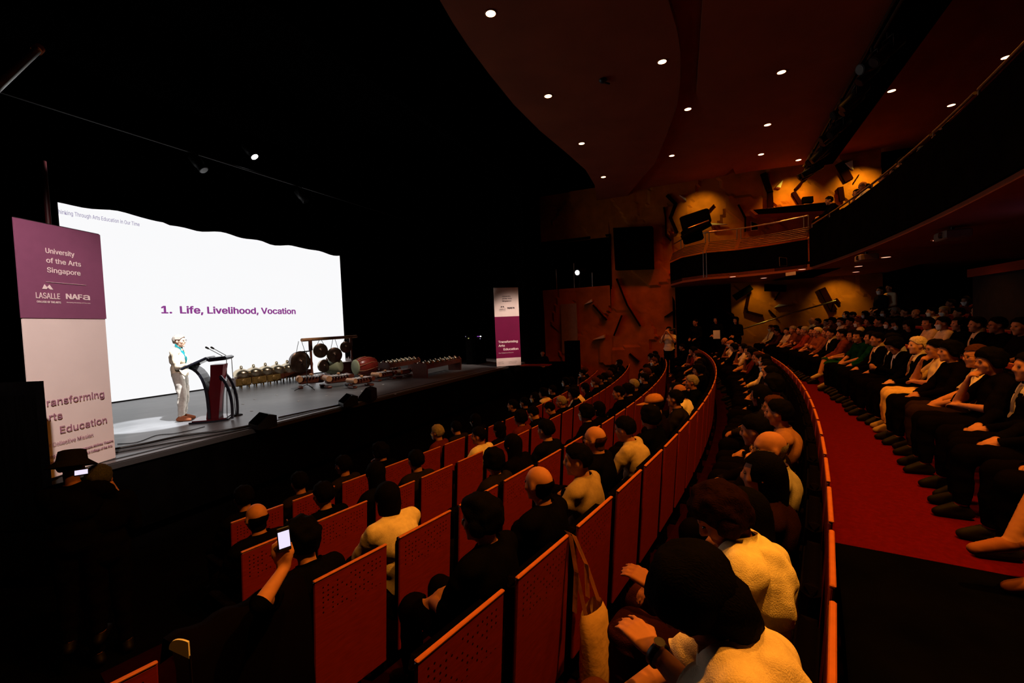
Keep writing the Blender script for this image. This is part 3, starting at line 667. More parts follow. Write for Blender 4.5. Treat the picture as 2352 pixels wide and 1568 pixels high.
# projection screen
YS = 14.6
sc_ = thing('projection_screen', (10.0, YS, 1.0), label='huge white projection screen at the back of the stage showing a slide title', cat='screen')
M_screen = emitm('lit screen', (.985, .985, 1.0), .97)
M_purple = emitm('projected purple ink', s2l(140, 62, 140), 1.0)
M_lilac = emitm('projected grey ink', s2l(150, 140, 175), 1.0)
MB().box((0, .02, 2.60), (9.35, .02, 5.15)).build('screen_surface', M_screen, sc_)
MB().box((0, .0, -.0+.01), (9.4, .08, .05)).box((0, .03, -.035+.05), (9.4, .02, .05)).build('bottom_bar', M_plastic, sc_)
RX = Matrix.Rotation(rad(90), 4, 'X')
def on_screen(px, py):
    p = aty(px, py, YS); return Matrix.Translation((p.x-10.0, .008, p.z-1.0))@RX
text('', '1.  Life, Livelihood, Vocation', .41, sc_, M_purple, on_screen(371, 719), 'slide_title', bold=.012, fit=4.60)
text('', 'Thinking Through Arts Education in Our Time', .20, sc_, M_lilac, on_screen(128, 489), 'slide_header', bold=.001, fit=aty(321, 517, YS).x-aty(128, 489, YS).x)
# black border drape above, side drapes
def drape(name, x0, x1, y, z0f, z1, amp, n, label, m=M_drape, waves=0.25):
    vs = []; k = int((x1-x0)/(waves/6))+1
    for i in range(k+1):
        x = x0+(x1-x0)*i/k; yy = y+amp*math.sin(2*PI*x/waves)+amp*.5*math.sin(x*7.3)
        vs += [(x, yy, z0f(x)), (x, yy+amp*.2, z1)]
    fs = [(2*i, 2*i+2, 2*i+3, 2*i+1) for i in range(k)]
    o = MB().add(vs, fs, True).build(name, m); tag(o, label, 'drape'); return o
zt_ = lambda x: 6.04+.035*math.sin(x*2.1)+.03*math.sin(x*4.7+1)+(.06 if x < 8 else 0)-.012*(x-5)
drape('border_drape', 4.0, 16.2, YS-.12, zt_, 9.6, .03, 0, 'black border drape hanging over the top of the screen', waves=1.1)
drape('leg_drape', -1.0, 5.52, YS-.10, lambda x: 1.01, 9.6, .06, 0, 'black drape beside the left end of the screen', waves=.4)
drape('leg_drape', 14.58, 21, YS-.10, lambda x: 1.01, 9.6, .06, 0, 'black drape beside the right end of the screen', waves=.4)
for k, (x0, x1, y, side) in enumerate([(-.3, 1.8, 11.6, 'left'), (16.7, 20, 11.0, 'right')]):
    drape('wing_drape', x0, x1, y, lambda x: 1.01, 9.5, .06, 0, f'black wing drape standing midway back on the {side} of the stage', waves=.4)
# --- tall printed banners (both real 1 m x 3.1 m prints)
def banner(p0, p1, h, left, label):
    """p0,p1: bottom corners, left to right as read"""
    p0, p1 = Vector(p0), Vector(p1); W = (p1-p0).length; d = (p1-p0).normalized(); n = d.cross(Vector((0, 0, 1)))
    M = Matrix(((d.x, 0, -d.y*-1 if False else n.x, p0.x), (d.y, 0, n.y, p0.y), (0, 1, 0, p0.z), (0, 0, 0, 1)))
    t = thing('hanging_banner', (0, 0, 0), label=label, cat='banner')
    cream = mat('banner cream', (.80, .70, .66), .75, spec=.2, var=.03, vscale=3); plum = mat('banner plum', (.34, .085, .19) if left else (.26, .006, .11), .7, spec=.2, var=.06, vscale=2) if left else mat('banner magenta', (.16, .002, .05), .7, spec=.2, var=.06, vscale=2)
    plum = mat('banner plum L', (.23, .075, .15), .7, spec=.2, var=.04) if left else plum
    ink = mat('banner ink', (.05, .03, .04), .7); inkp = mat('banner plum ink', (.36, .16, .24), .7); inkw = mat('banner white ink', (.85, .72, .72), .7)
    def quad(nm, x0, x1, z0, z1, m, off=0.): 
        o = MB().box(((x0+x1)/2, (z0+z1)/2, off), (x1-x0, z1-z0, .012)).mesh(nm, m); o.transform(M); inst(nm, o, t)
    a, b_ = h*.628, h*.075
    if left:
        quad('lower_panel', 0, W, 0, a, cream); quad('upper_panel', -.012, W+.012, a, h, plum, .008); top, mid = inkw, inkp
    else:
        quad('lower_panel', 0, W, 0, h*.105, cream); quad('middle_panel', 0, W, h*.105, h*.632, plum); quad('upper_panel', 0, W, h*.632, h, cream); top, mid = ink, inkw
    o0 = .018
    def tx(body, x, z, s, m, nm='lettering', bold=0, sx=1.0, x1=None): text('', body, s, t, m, M@Matrix.Translation((x*W, z, o0)), nm, bold, 'LEFT', sx, fit=(x1-x)*W if x1 else None)
    if left:
        for k, l in enumerate(('University', 'of the Arts', 'Singapore')): tx(l, .30, h*.885-k*.118, .118, top, bold=.0012, x1=(.64, .715, .70)[k])
        quad('divider_line', .28*W, .76*W, h*.770, h*.770+.003, top, .016)
        tx('LASALLE', .155, h*.705, .135, top, bold=.001, x1=.425); tx('COLLEGE OF THE ARTS', .16, h*.688, .045, top, bold=.0008, x1=.43)
        tx('NAF', .495, h*.708, .125, top, bold=.004, x1=.70); tx('a', .705, h*.708, .16, top, bold=.002, x1=.80); tx('Nanyang Academy of Fine Arts', .50, h*.692, .022, top, x1=.80)
        for k, l in enumerate((('Transforming', .09), ('Arts', .09), ('Education', .30))): tx(l[0], l[1], h*.285-k*.180-.0, .165, mid, bold=.0008, x1=(.89, .34, .90)[k])
        tx('Our Collective Mission', .09, h*.285-.50, .088, mid, x1=.70)
        tx('2023', .14, .25, .062, mid, bold=.001); tx('1.30pm', .10, .18, .062, mid, bold=.001, sx=.8)
        tx('Singapore Airlines Theatre', .50, .25, .05, mid, bold=.001, x1=.97); tx('LASALLE College of the Arts', .50, .185, .05, mid, bold=.001, x1=.95)
        lx, lz, s_ = .29, h*.705+.115, .050
        tri = [[(-1.7, 0), (-.9, 1.15), (-.0, .35), (-.35, 0)], [(-.1, .55), (.65, 1.15), (1.7, 0), (.75, 0)]]
    else:
        for k, l in enumerate(('University', 'of the Arts', 'Singapore')): tx(l, .33, h*.880-k*.092, .098, top, bold=.001, x1=(.68, .72, .70)[k])
        tx('LASALLE', .20, h*.715, .11, top, x1=.45); tx('COLLEGE OF THE ARTS', .21, h*.702, .03, top, x1=.45); tx('NAFA', .53, h*.730, .115, top, bold=.005, x1=.83)
        for k, l in enumerate((('Transforming', .10), ('Arts', .10), ('Education', .30))): tx(l[0], l[1], h*.300-k*.150, .16, mid, bold=.005, x1=(.90, .36, .91)[k])
        tx('Our Collective Mission', .10, h*.300-.42, .075, mid, x1=.70)
        tx('4 October 2023', .06, .17, .04, ink); tx('1.30pm - 5.30pm', .06, .11, .04, ink); tx('The Singapore Airlines Theatre', .48, .17, .04, ink, sx=.85); tx('LASALLE College of the Arts', .48, .11, .04, ink, sx=.85)
        lx, lz, s_ = .33, h*.715+.105, .050
        tri = [[(-1.7, 0), (-.9, 1.15), (-.0, .35), (-.35, 0)], [(-.1, .55), (.65, 1.15), (1.7, 0), (.75, 0)]]
    for q in tri:
        me = MB().prism([(lx*W+a_*s_*(.72 if left else 1), lz+c_*s_) for a_, c_ in q], o0, o0+.002).mesh('roof_emblem', top); me.transform(M); inst('roof_emblem', me, t)
    MB().tube([p0+Vector((0, 0, h)), p1+Vector((0, 0, h))], .012).tube([p0, p1], .012).build('pole', M_plastic, t)
    return t
bl0, bl1 = S(115, 1100), S(265, 1052)
bl0 = atz(81, 1111, 1.005)
banner(bl0, bl1, 3.12, True, 'tall plum and cream banner hanging at the left front corner of the stage')
banner(S(1141, 842), S(1197, 838.5), 3.12, False, 'tall white and magenta banner hanging at the right side of the stage')
# --- lectern
LF = Vector((.70, -.714, 0)); LRZ = math.atan2(-LF.x, LF.y)     # local +Y points to the audience
lp = S(492, 963); lec = thing('lectern', lp, LRZ, label='dark red wooden lectern with curved black sides, beside the speaker', cat='lectern')
M_redw = mat('polished mahogany', (.055, .003, .005), .18, spec=.6, var=.25, vscale=3, stretch=(1, 1, .3)); M_gl = mat('gloss black lacquer', (.008, .008, .012), .15, spec=.6)
MB().prism([(-.32, -.34), (.32, -.34), (.38, .10), (.26, .30), (-.26, .30), (-.38, .10)], 0, .035).build('base_plate', M_gl, lec)
MB().prism([(-.28, -.30), (.28, -.30), (.34, .09), (.23, .26), (-.23, .26), (-.34, .09)], .035, .05).build('base_inlay', M_redw, lec)
c = [(-.17, -.10), (.17, -.10), (.17, .10), (-.17, .10)]
mb = MB(); vs = []
for z, y0, y1, wx in ((.05, -.09, .12, .17), (.45, -.04, .16, .15), (.85, .02, .22, .16), (1.10, .04, .26, .18)): vs += [(-wx, y0, z), (wx, y0, z), (wx, y1, z), (-wx, y1, z)]
mb.add(vs, [(i*4+j, i*4+(j+1) % 4, i*4+4+(j+1) % 4, i*4+4+j) for i in range(3) for j in range(4)]+[(3, 2, 1, 0), (12, 13, 14, 15)]).build('column', M_redw, lec)
def ribbon(pts, wd, th):   # curved strap in the local YZ plane
    mb = MB(); vs = []
    for i, (y, z) in enumerate(pts):
        a = pts[max(i-1, 0)]; b = pts[min(i+1, len(pts)-1)]; d = Vector((0, b[0]-a[0], b[1]-a[1])).normalized(); n = Vector((0, -d.z, d.y))*th/2
        for sx_ in (-wd/2, wd/2):
            vs += [Vector((sx_, y, z))+n, Vector((sx_, y, z))-n]
    fs = []
    for i in range(len(pts)-1):
        a = i*4; b = a+4; fs += [(a, b, b+1, a+1), (a+2, a+3, b+3, b+2), (a, a+2, b+2, b), (a+1, b+1, b+3, a+3)]
    return mb.add(vs, fs+[(0, 1, 3, 2), (len(vs)-4, len(vs)-2, len(vs)-1, len(vs)-3)])
def bez(P, n=12):
    o = []
    for i in range(n+1):
        t = i/n; q = [Vector(p) for p in P]
        while len(q) > 1: q = [q[k].lerp(q[k+1], t) for k in range(len(q)-1)]
        o.append(tuple(q[0]))
    return o
ribbon(bez([(-.30, 1.08), (-.02, .95), (-.03, .45), (-.03, .05)]), .44, .05).build('curved_panel', M_gl, lec)
for sx_ in (-.22, .22):
    me = ribbon(bez([(.20, .88), (.34, .70), (.40, .40), (.36, .02)]), .05, .045).mesh('curved_leg', M_gl); me.transform(Matrix.Translation((sx_, 0, 0))); inst('curved_leg', me, lec)
Rt = Matrix.Rotation(rad(24), 3, 'X')
MB().bbox((0, -.20, 1.15), (.62, .48, .05), .015, Rt).build('reading_board', M_gl, lec)
MB().bbox((0, .18, 1.215), (.66, .34, .075), .03, Matrix.Rotation(rad(4), 3, 'X')).build('top_shelf', M_gl, lec)
MB().prism([(-.05, -.0), (.05, -.0), (.05, .16), (-.05, .16)], 0, .01).build('light_switch', M_chrome, lec).location = (0, -.03, 1.20)
pa = thing('document_sheets', (0, 0, 0), label='white paper sheets lying open on the lectern board', cat='paper')
for k, (dx, rz_) in enumerate(((-.13, .05), (.13, -.06))):
    me = MB().box((0, 0, 0), (.22, .30, .004)).mesh('sheet', M_white); me.transform(Matrix.Translation(lp)@Matrix.Rotation(LRZ, 4, 'Z')@Matrix.Translation((dx, -.19, 1.185+.002*k))@Rt.to_4x4()@Matrix.Rotation(rz_, 4, 'Z')); inst('sheet', me, pa)
# --- tall lectern microphones on round bases
for k, (bx, by, tx_, ty_, mx_, my_) in enumerate(((522, 958, 520, 822, 478, 800), (541, 954, 532, 823, 490, 800))):
    b0 = S(bx, by); dist = (RW.T@(np.array(b0)-np.array([0, 0, CAMZ])))[2]; e = atd(tx_, ty_, dist); f = atd(mx_, my_, dist)
    t = thing('stand_microphone', b0, label=['slim floor stand microphone bent toward the speaker, nearer his lectern', 'slim floor stand microphone bent toward the speaker, farther from his lectern'][k], cat='microphone')
    L_ = lambda p: Vector(p)-b0
    mb = MB().lathe([(0, 0), (.13, 0), (.13, .015), (.10, .03), (.02, .04), (0, .04)], n=20); mb.build('round_base', M_plastic, t)
    MB().tube([(0, 0, .03), L_(e)+Vector((0, 0, -.03)), L_(e)*.97+L_(f)*.03+Vector((0, 0, .0)), L_(f)], .007, 6).build('gooseneck', M_metal, t)
    d = (L_(f)-L_(e)).normalized(); MB().tube([L_(f)-d*.02, L_(f)+d*.01, L_(f)+d*.05, L_(f)+d*.065], [.012, .02, .02, .008], 8).build('microphone_head', M_plastic, t)
# --- the speaker
SP = dict(STAND)
SP.update(wrL=(.14, .33, 1.13), wrR=(.30, .30, 1.13), elL=(-.22, .10, 1.10), elR=(.24, .05, 1.08), hmat=yaw(-8, 0), head=(0, .035, 1.585), palmL=(0, .2, -1), palmR=(0, .2, -1), knL=(-.10, .03, .50), knR=(.09, .05, .50), anL=(-.12, -.03, .09), anR=(.10, .0, .09))
variant('speaker', POSE(**SP), vox=.010, hair='short', fr=.009)
sp_ = S(430, 966)
o = person('speaker', sp_+Vector((-.02, .10, 0)), math.atan2(-.68, -.73), (.52, .44, .33), (.40, .37, .33), 'short', 'grey', (.62, .38, .28), glasses=True, suit=(.01, .13, .15), label='man speaking at the lectern in a beige jacket, teal shirt and light trousers', shoes=(.22, .07, .03), scale=1.0)
# --- wedge monitors along the stage lip, cables
def wedge_monitor(px, py, wd, rz, label, h=.24):
    p = S(px, py); t = thing('stage_monitor', p, rz, label=label, cat='stage monitor')
    M = Matrix.Rotation(rad(90), 4, 'Z')@Matrix.Rotation(rad(90), 4, 'X')
    me = MB().prism([(-.16, 0), (.16, 0), (.16, .07), (-.04, h), (-.16, h*.85)], -wd/2, wd/2).mesh('cabinet', M_plastic); me.transform(M); inst('cabinet', me, t)
    me = MB().prism([(.155, .08), (-.030, h-.005), (-.024, h+.007), (.168, .09)], -wd/2+.03, wd/2-.03).mesh('grille', M_metal if False else M_black); me.transform(M); inst('grille', me, t)
wedge_monitor(604, 980, .42, rad(75), 'black wedge monitor on the stage edge just right of the lectern')
wedge_monitor(800, 930, .42, rad(60), 'black wedge monitor farther along the stage edge, below the xylophones')
wedge_monitor(845, 918, .36, rad(20), 'black tilted monitor on the stage edge, nearest the dark right half', .30)
def cable(px, label, r=.012, m=M_plastic):
    pts = [S(x, y)+Vector((0, 0, r)) for x, y in px]; q = []
    for i in range(len(pts)-1):
        p0, p1, p2, p3 = pts[max(i-1, 0)], pts[i], pts[i+1], pts[min(i+2, len(pts)-1)]
        for j in range(6):
            t = j/6; q.append(.5*((2*p1)+(p2-p0)*t+(2*p0-5*p1+4*p2-p3)*t*t+(3*p1-p0-3*p2+p3)*t**3))
    q.append(pts[-1]); tag(MB().tube(q, r, 6).build('cable', m), label, 'cable')
cable([(262, 1034), (330, 1022), (420, 1003), (520, 990), (590, 976)], 'thick black cable lying along the front edge of the stage', .020)
cable([(262, 1042), (340, 1028), (430, 1012), (530, 994), (580, 983)], 'second thick black cable nearest the stage lip', .014)
cable([(270, 1020), (315, 1016), (360, 1000), (400, 996), (440, 988), (470, 980)], 'thin black cable winding toward the lectern', .006)
cable([(640, 960), (700, 947), (760, 935), (790, 928)], 'black cable running between the two wedge monitors', .014)
# --- gamelan -------------------------------------------------------------------
def legs_row(mb, L, D, h, n, y0=0):
    for i in range(n):
        for s_ in (-1, 1): mb.lathe([(.018, 0), (.028, h*.3), (.016, h*.6), (.026, h)], (-L/2+L*(i+.5)/n, s_*D, 0), 6)
def kettle(R, H):     # knobbed pot gong, mouth down
    return MB().lathe([(R*.74, 0), (R, H*.55), (R*.97, H*.68), (R*.70, H*.84), (R*.30, H*.93), (R*.20, H*.95), (R*.19, H*1.10), (R*.10, H*1.17), (0, H*1.18)], n=20).mesh('kettle_gong', M_bronze)
kA = kettle(.20, .36); kB = kettle(.085, .10)
# large kettles (kenong) on one long carved rack in front of the screen
P0, P1 = S(545, 893), S(712, 868); d = P1-P0; L = d.length; rz = math.atan2(d.y, d.x); mid = (P0+P1)/2
t = thing('kettle_gong_rack', mid, rz, label='long carved rack in front of the screen carrying six big bronze kettle gongs', cat='gong rack')
MB().box((0, 0, .22), (L, .07, .15)).box((0, .42, .22), (L, .07, .15)).build('side_rail', M_carved, t)
for k in range(3): inst('carved_panel', MB().bbox((0, 0, 0), (.50, .04, .24), .02).box((0, -.022, 0), (.42, .01, .17)).lathe([(0, .03), (.06, .028), (.09, .015), (.10, 0)], (0, -.02, 0), 12, Matrix.Rotation(rad(90), 3, 'X')).mesh('carved_panel', M_gold), t, (-L/2+.18+k*.52, -.06, .20))
mb = MB(); 
for i in range(11):
    for y in (-.03, .44): mb.lathe([(.02, 0), (.032, .05), (.016, .10), (.028, .15)], (-L/2+.12+(L-.24)*i/10, y, 0), 6)
mb.build('turned_leg', M_gold, t)
MB().box((-L/2, .2, .20), (.06, .5, .26)).box((L/2, .2, .20), (.06, .5, .26)).build('end_panel', M_carved, t)
kx = [(560, 850), (580, 850), (603, 850), (632, 849), (659, 848), (688, 844)]
for k, (x, y) in enumerate(kx):
    q = k/5; o = inst('kettle_gong', kA, None, Vector(mid)+Matrix.Rotation(rz, 3, 'Z')@Vector((-L/2+.28+(L-.62)*q, .19, .20)), (0, 0, 0)); s_ = 1.18+.10*q; o.scale = (s_, s_, s_)
    tag(o, f'bronze kettle gong on the long carved rack, {["leftmost", "second from left", "third from left", "third from right", "second from right", "rightmost and largest"][k]}', 'gong', 'large bronze kettle gongs')
# gong stand with hanging gongs
G0, G1 = S(718, 872), S(803, 862)
pl, pr_ = S(718, 878), S(810, 858)
dist = lambda p: float((RW.T@(np.array(p)-np.array([0, 0, CAMZ])))[2])
gs = thing('gong_stand', (pl+pr_)/2, 0, label='tall carved gong stand with a long wooden beam across two turned posts', cat='gong stand')
o0 = (pl+pr_)/2; Hh = atd(715, 782, dist(pl)).z-1.005
for p in (pl, pr_):
    MB().lathe([(.10, 0), (.10, .16), (.05, .2), (.035, .5), (.05, .62), (.035, .7), (.04, 1.2), (.055, 1.35), (.035, 1.45), (.06, Hh-.32), (.06, Hh)], p-o0, 10).build('post', M_carved, gs)
dd = (pr_-pl).normalized(); a_, b_ = pl-dd*.42, pr_+dd*.42
MB().tube([a_-o0+Vector((0, 0, Hh+.04)), b_-o0+Vector((0, 0, Hh+.04))], .055, 12).build('beam', M_lightwood, gs)
def gong(px, py, R, dp, label, yawd=0, dark=True, big=False, hang=True):
    c_ = atd(px, py, dp); f = Vector((-c_.x, -c_.y, 0)).normalized(); f = Matrix.Rotation(rad(yawd), 3, 'Z')@f
    rr, ff, uu = frame_from(f, (0, 0, 1)); R3 = Matrix((rr, uu, ff)).transposed()
    t = thing('hanging_gong', c_, label=label, cat='gong', group='gongs hung from the beam')
    pf = [(0, .17*R), (R*.12, .16*R), (R*.2, .07*R), (R*.24, .03*R), (R*.55, .015*R), (R*.92, -.02*R), (R, -.08*R), (R*.93, -.5*R), (R*.88, -.5*R), (R*.9, -.1*R), (0, -.05*R)]
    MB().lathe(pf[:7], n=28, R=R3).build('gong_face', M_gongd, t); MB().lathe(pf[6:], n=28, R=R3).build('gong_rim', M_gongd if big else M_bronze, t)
    if hang:
        top = Hh+1.005-c_.z
        for s_ in (-1, 1): MB().tube([rr*s_*R*.45+Vector((0, 0, R*.85)), rr*s_*R*.15+Vector((0, 0, top))], .008, 5).build('cord', M_white if False else M_metal, t)
    return t
Dg = dist(pl)
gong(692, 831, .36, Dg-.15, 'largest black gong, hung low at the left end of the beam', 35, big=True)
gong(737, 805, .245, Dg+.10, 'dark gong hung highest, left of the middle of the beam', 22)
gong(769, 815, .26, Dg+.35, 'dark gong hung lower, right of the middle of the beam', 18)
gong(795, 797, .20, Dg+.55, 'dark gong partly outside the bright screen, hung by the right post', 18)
gong(746, 840, .22, Dg+.2, 'bronze sided gong standing low under the two middle gongs', 40, hang=False)
c_ = atd(782, 838, Dg+.6); t = thing('hand_drum', c_, label='pale round drum head standing behind the low bronze gong', cat='drum')
MB().lathe([(0, .0), (.2, .01), (.24, -.03), (.26, -.3), (.2, -.5)], n=20, R=Matrix.Rotation(rad(20), 3, 'Z')@Matrix.Rotation(rad(80), 3, 'X')).build('drum_shell', mat('pale hide', (.42, .44, .26), .6), t)
# barrel drum on a stand
c_ = atd(838, 837, dist(S(838, 872))); t = thing('barrel_drum', (c_.x, c_.y, 1.005), label='red and gold barrel drum with pale drum head on a low stand', cat='drum'); t.scale = (.78, .78, .9)
h_ = c_.z-1.005; Rm = Matrix.Rotation(rad(62), 3, 'Z')@Matrix.Rotation(rad(90), 3, 'X')
MB().lathe([(0, -.5), (.26, -.5), (.33, -.3), (.35, -.1), (.33, .15), (.24, .42), (.20, .45), (0, .45)][1:], (0, 0, h_), 24, Matrix.Rotation(rad(-10), 3, 'Z')@Matrix.Rotation(rad(-90), 3, 'Y')).build('drum_shell', mat('lacquer red', (.30, .03, .02), .3, var=.2), t)
R5 = Matrix.Rotation(rad(-10), 3, 'Z')@Matrix.Rotation(rad(-90), 3, 'Y')
MB().lathe([(0, .515), (.24, .515), (.275, .49), (.275, .46)], (0, 0, h_), 24, Matrix.Rotation(rad(-10), 3, 'Z')@Matrix.Rotation(rad(-90), 3, 'Y')@Matrix.Scale(1, 3)).build('drum_skin', mat('pale hide', (.42, .44, .26), .6), t)
MB().lathe([(0, -.505), (.24, -.505), (.26, -.48)], (0, 0, h_), 24, R5).build('drum_skin', mat('pale hide', (.42, .44, .26), .6), t)
for k in range(9):
    a = 2*PI*k/9; P = [R5@Vector((rr_*math.cos(a+q), rr_*math.sin(a+q), zz))+Vector((0, 0, h_)) for rr_, zz, q in ((.275, .46, 0), (.34, .2, .1), (.365, -.1, .25), (.28, -.47, .35))]
    MB().tube(P, .009, 5).build('tension_cord', M_lightwood, t)
for sx_ in (-.25, .25): MB().tube([(sx_, -.22, 0), (sx_, 0, h_-.25), (sx_, .22, 0)], .025, 6).build('leg', M_carved, t)
# bronze key metallophones
def metallophone(px0, px1, label, W=.34, H=.24, nk=7, mallet=False):
    a, b = S(*px0), S(*px1); d = b-a; L = d.length; rz = math.atan2(d.y, d.x)
    t = thing('metallophone', (a+b)/2, rz, label=label, cat='metallophone', group='bronze key metallophones')
    vs = MB()
    me = MB().bbox((0, 0, H*.62), (L*.80, W*.62, H*.5), .03).mesh('trough', M_carved); inst('trough', me, t)
    for s_ in (-1, 1):
        MB().tube([(s_*L*.36, -W*.55, H*.80), (s_*L*.36, W*.55, H*.80)], H*.24, 12).build('scroll_end', M_lightwood if s_ < 0 else M_carved, t)
        MB().bbox((s_*L*.34, 0, .035), (.14, W*.9, .07), .02).build('foot', M_carved, t)
    for i in range(nk):
        x = -L*.28+L*.56*i/(nk-1); w_ = L*.56/(nk-1)*.74; inst('key', MB().bbox((0, 0, 0), (w_, W*(1.0-.25*i/nk), .018), .006).mesh('key', M_bar_metal), t, (x, 0, H*.98))
    if mallet: MB().tube([(0, -.05, H*1.05), (.1, .22, H*1.05)], .008, 5).sphere((0, -.05, H*1.12), (.05, .05, .035)).build('mallet', M_lightwood, t)
metallophone((678, 893), (752, 886), 'low metallophone nearest the big kettle gong rack, behind the microphone stand', .45, .36, 7, True)
metallophone((742, 892), (812, 884), 'low metallophone with a mallet on it, second from the kettle rack', .45, .36, 7, True)
metallophone((800, 893), (857, 884), 'small metallophone nearest the audience with a pale curled end', .36, .28, 6, True)
metallophone((822, 872), (872, 864), 'small metallophone below the barrel drum', .36, .28, 6)
metallophone((858, 877), (907, 869), 'small metallophone with a light mallet, right of the barrel drum', .36, .28, 6, True)
metallophone((870, 864), (918, 858), 'small dark metallophone at the rear, in front of the left kettle rack', .36, .26, 6)
metallophone((908, 869), (943, 862), 'small metallophone with orange end, rightmost of the low row', .34, .26, 6)
# boxed xylophone between gong stand and drum
a, b = S(752, 868), S(806, 862); d = b-a; t = thing('xylophone', (a+b)/2, math.atan2(d.y, d.x), label='carved red box xylophone standing under the gong beam', cat='xylophone'); L = d.length
MB().bbox((0, 0, .30), (L*.92, .45, .42), .03).build('trough', M_carved, t)
for s_ in (-1, 1): MB().prism([(-.26, 0), (.26, 0), (.28, .5), (.2, .62), (.1, .58), (0, .68), (-.1, .58), (-.2, .62), (-.28, .5)], -.03, .03, Matrix.Translation((s_*L*.47, 0, .04))@Matrix.Rotation(rad(90), 4, 'Z')@Matrix.Rotation(rad(90), 4, 'X')).build('end_panel', M_carved, t)
for i in range(14): inst('key', MB().bbox((0, 0, 0), (L*.82/15, .42, .02), .006).mesh('key', M_bar_metal), t, (-L*.40+L*.8*i/13, 0, .53))
# small kettle racks at the right
def bonang(px0, px1, label, n=7):
    a, b = S(*px0), S(*px1); d = b-a; L = d.length; rz = math.atan2(d.y, d.x)
    t = thing('kettle_rack', (a+b)/2, rz, label=label, cat='gong rack', group='small kettle racks')
    MB().box((0, -.24, .36), (L, .05, .14)).box((0, .24, .36), (L, .05, .14)).box((0, 0, .30), (L, .05, .05)).build('side_rail', M_carved, t)
    for s_ in (-1, 1):
        MB().prism([(-.26, 0), (.26, 0), (.28, .42), (.20, .52), (.10, .47), (0, .55), (-.10, .47), (-.20, .52), (-.28, .42)], -.035, .035, Matrix.Translation((s_*L*.5, 0, 0))@Matrix.Rotation(rad(90), 4, 'Z')@Matrix.Rotation(rad(90), 4, 'X')).build('end_panel', M_carved, t)
    mb = MB()
    for r_ in (-1, 1):
        for i in range(n):
            o = inst('kettle_gong', kB, None, Vector((a+b)/2)+Matrix.Rotation(rz, 3, 'Z')@Vector((-L*.42+L*.84*i/(n-1), r_*.12, .40)), (0, 0, 0)); o.scale = (1.15, 1.15, 1.3)
            tag(o, f'small kettle gong, {ORD[i]} from left, {"nearer" if r_ < 0 else "farther"} line, {"left" if px0[0] < 930 else "right"} small rack', 'gong', 'small bronze kettle gongs')
bonang((882, 864), (952, 850), 'narrow kettle rack with carved ends, left of the two at the right of the stage')
bonang((966, 868), (1045, 849), 'narrow kettle rack with gilt carved end, rightmost instrument on stage')
# microphone stand before the kettles
b0 = S(706, 895); t = thing('microphone_stand', b0, label='black boom microphone stand on a tripod before the large gong', cat='microphone stand')
e = atd(704, 807, dist(b0))-b0
MB().tube([(0, 0, .12), e], .010, 6).build('pole', M_plastic, t)
for k in range(3):
    a = 2*PI*k/3+.4; MB().tube([(0, 0, .16), (.34*math.cos(a), .34*math.sin(a), .01)], .010, 6).build('leg', M_plastic, t)
MB().tube([e+Vector((-.06, .1, 0)), e+Vector((.06, -.1, .01))], .018, 8).build('microphone_clip', M_plastic, t)
# confetti of white tape marks on the stage floor
rnd = random.Random(3)
for k, (x, y) in enumerate([(548, 917), (558, 928), (546, 939), (578, 944), (585, 917), (636, 907), (686, 921), (750, 909), (801, 907), (831, 898), (850, 903), (908, 905), (880, 883), (990, 880)]):
    o = MB().box((0, 0, 0), (.06, .035, .003)).build('tape_mark', M_white); o.location = S(x, y)+Vector((0, 0, .004)); o.rotation_euler = (0, 0, rnd.uniform(0, 3)); tag(o, f'small white tape mark on the stage floor, {ORD[k]} counting from the lectern', 'tape mark', 'white tape marks on the stage')
# monitor desk glimmer in the right wing and operator equipment
c_ = atd(1092, 772, 19.5); t = thing('equipment_rack', c_, label='dark equipment rack with tiny lit displays in the right wing', cat='equipment rack')
MB().box((0, 0, -.6), (.9, .5, 1.3)).build('cabinet', M_black, t)
for dx, dz, w_, m in ((.12, .0, .10, emitm('violet display', (.35, .08, .6), .6)), (.22, 0, .05, M_white_lamp), (-.30, -.06, .05, emitm('yellow display', (.6, .6, .2), .7)), (.2, -.1, .03, M_lilac), (-.42, .02, .02, M_lilac)):
    f = -Vector((c_.x, c_.y, 0)).normalized(); inst('display', MB().box((0, 0, 0), (w_, .02, .035)).mesh('display', m), t, f*.55+Vector((dx*.6, -dx*.8, dz)), (0, 0, math.atan2(f.y, f.x)-PI/2))
for k, (x, y) in enumerate(((1052, 768),)):
    pass
# proscenium left: black loudspeaker in front of the banner, pole, silver lighting arm
sb = atz(64, 1085, 1.0); t = thing('loudspeaker_stack', (0, 0, 0), label='black loudspeaker stack hiding the lower left edge of the near banner', cat='loudspeaker')
q0, q1 = atd(116, 1108, 5.05), atd(99, 874, 5.05); zt = q1.z
R6 = Matrix.Rotation(math.atan2(_r[1], _r[0]), 3, 'Z')
MB().box(Vector((q0.x, q0.y, zt/2))-R6@Vector((.60, 0, 0)), (1.2, .03, zt), R6).build('cabinet', M_black, t)
MB().box(Vector((q0.x, q0.y, zt/2+.2))-R6@Vector((.62, .02, 0)), (1.1, .02, zt-.7), R6).build('grille', M_drape, t)
P = [aty(100, 370, 8.0), aty(112, 512, 8.0)]; tag(MB().tube([P[0], Vector((P[1].x, P[1].y, 1.0))], .03).build('steel_pole', mat('dull red steel', (.05, .006, .008), .5)), 'thin dull red vertical pole above the near banner', 'pole')
a, b = atd(-40, 232, 5.0), atd(84, 116, 6.0)
t = thing('lighting_boom', a, label='silver lighting pipe with orange end cap at upper left', cat='lighting pipe')
MB().tube([Vector(), b-a], .045, 12).build('pipe', mat('lit aluminium', (.7, .7, .68), .35, metal=.6), t)
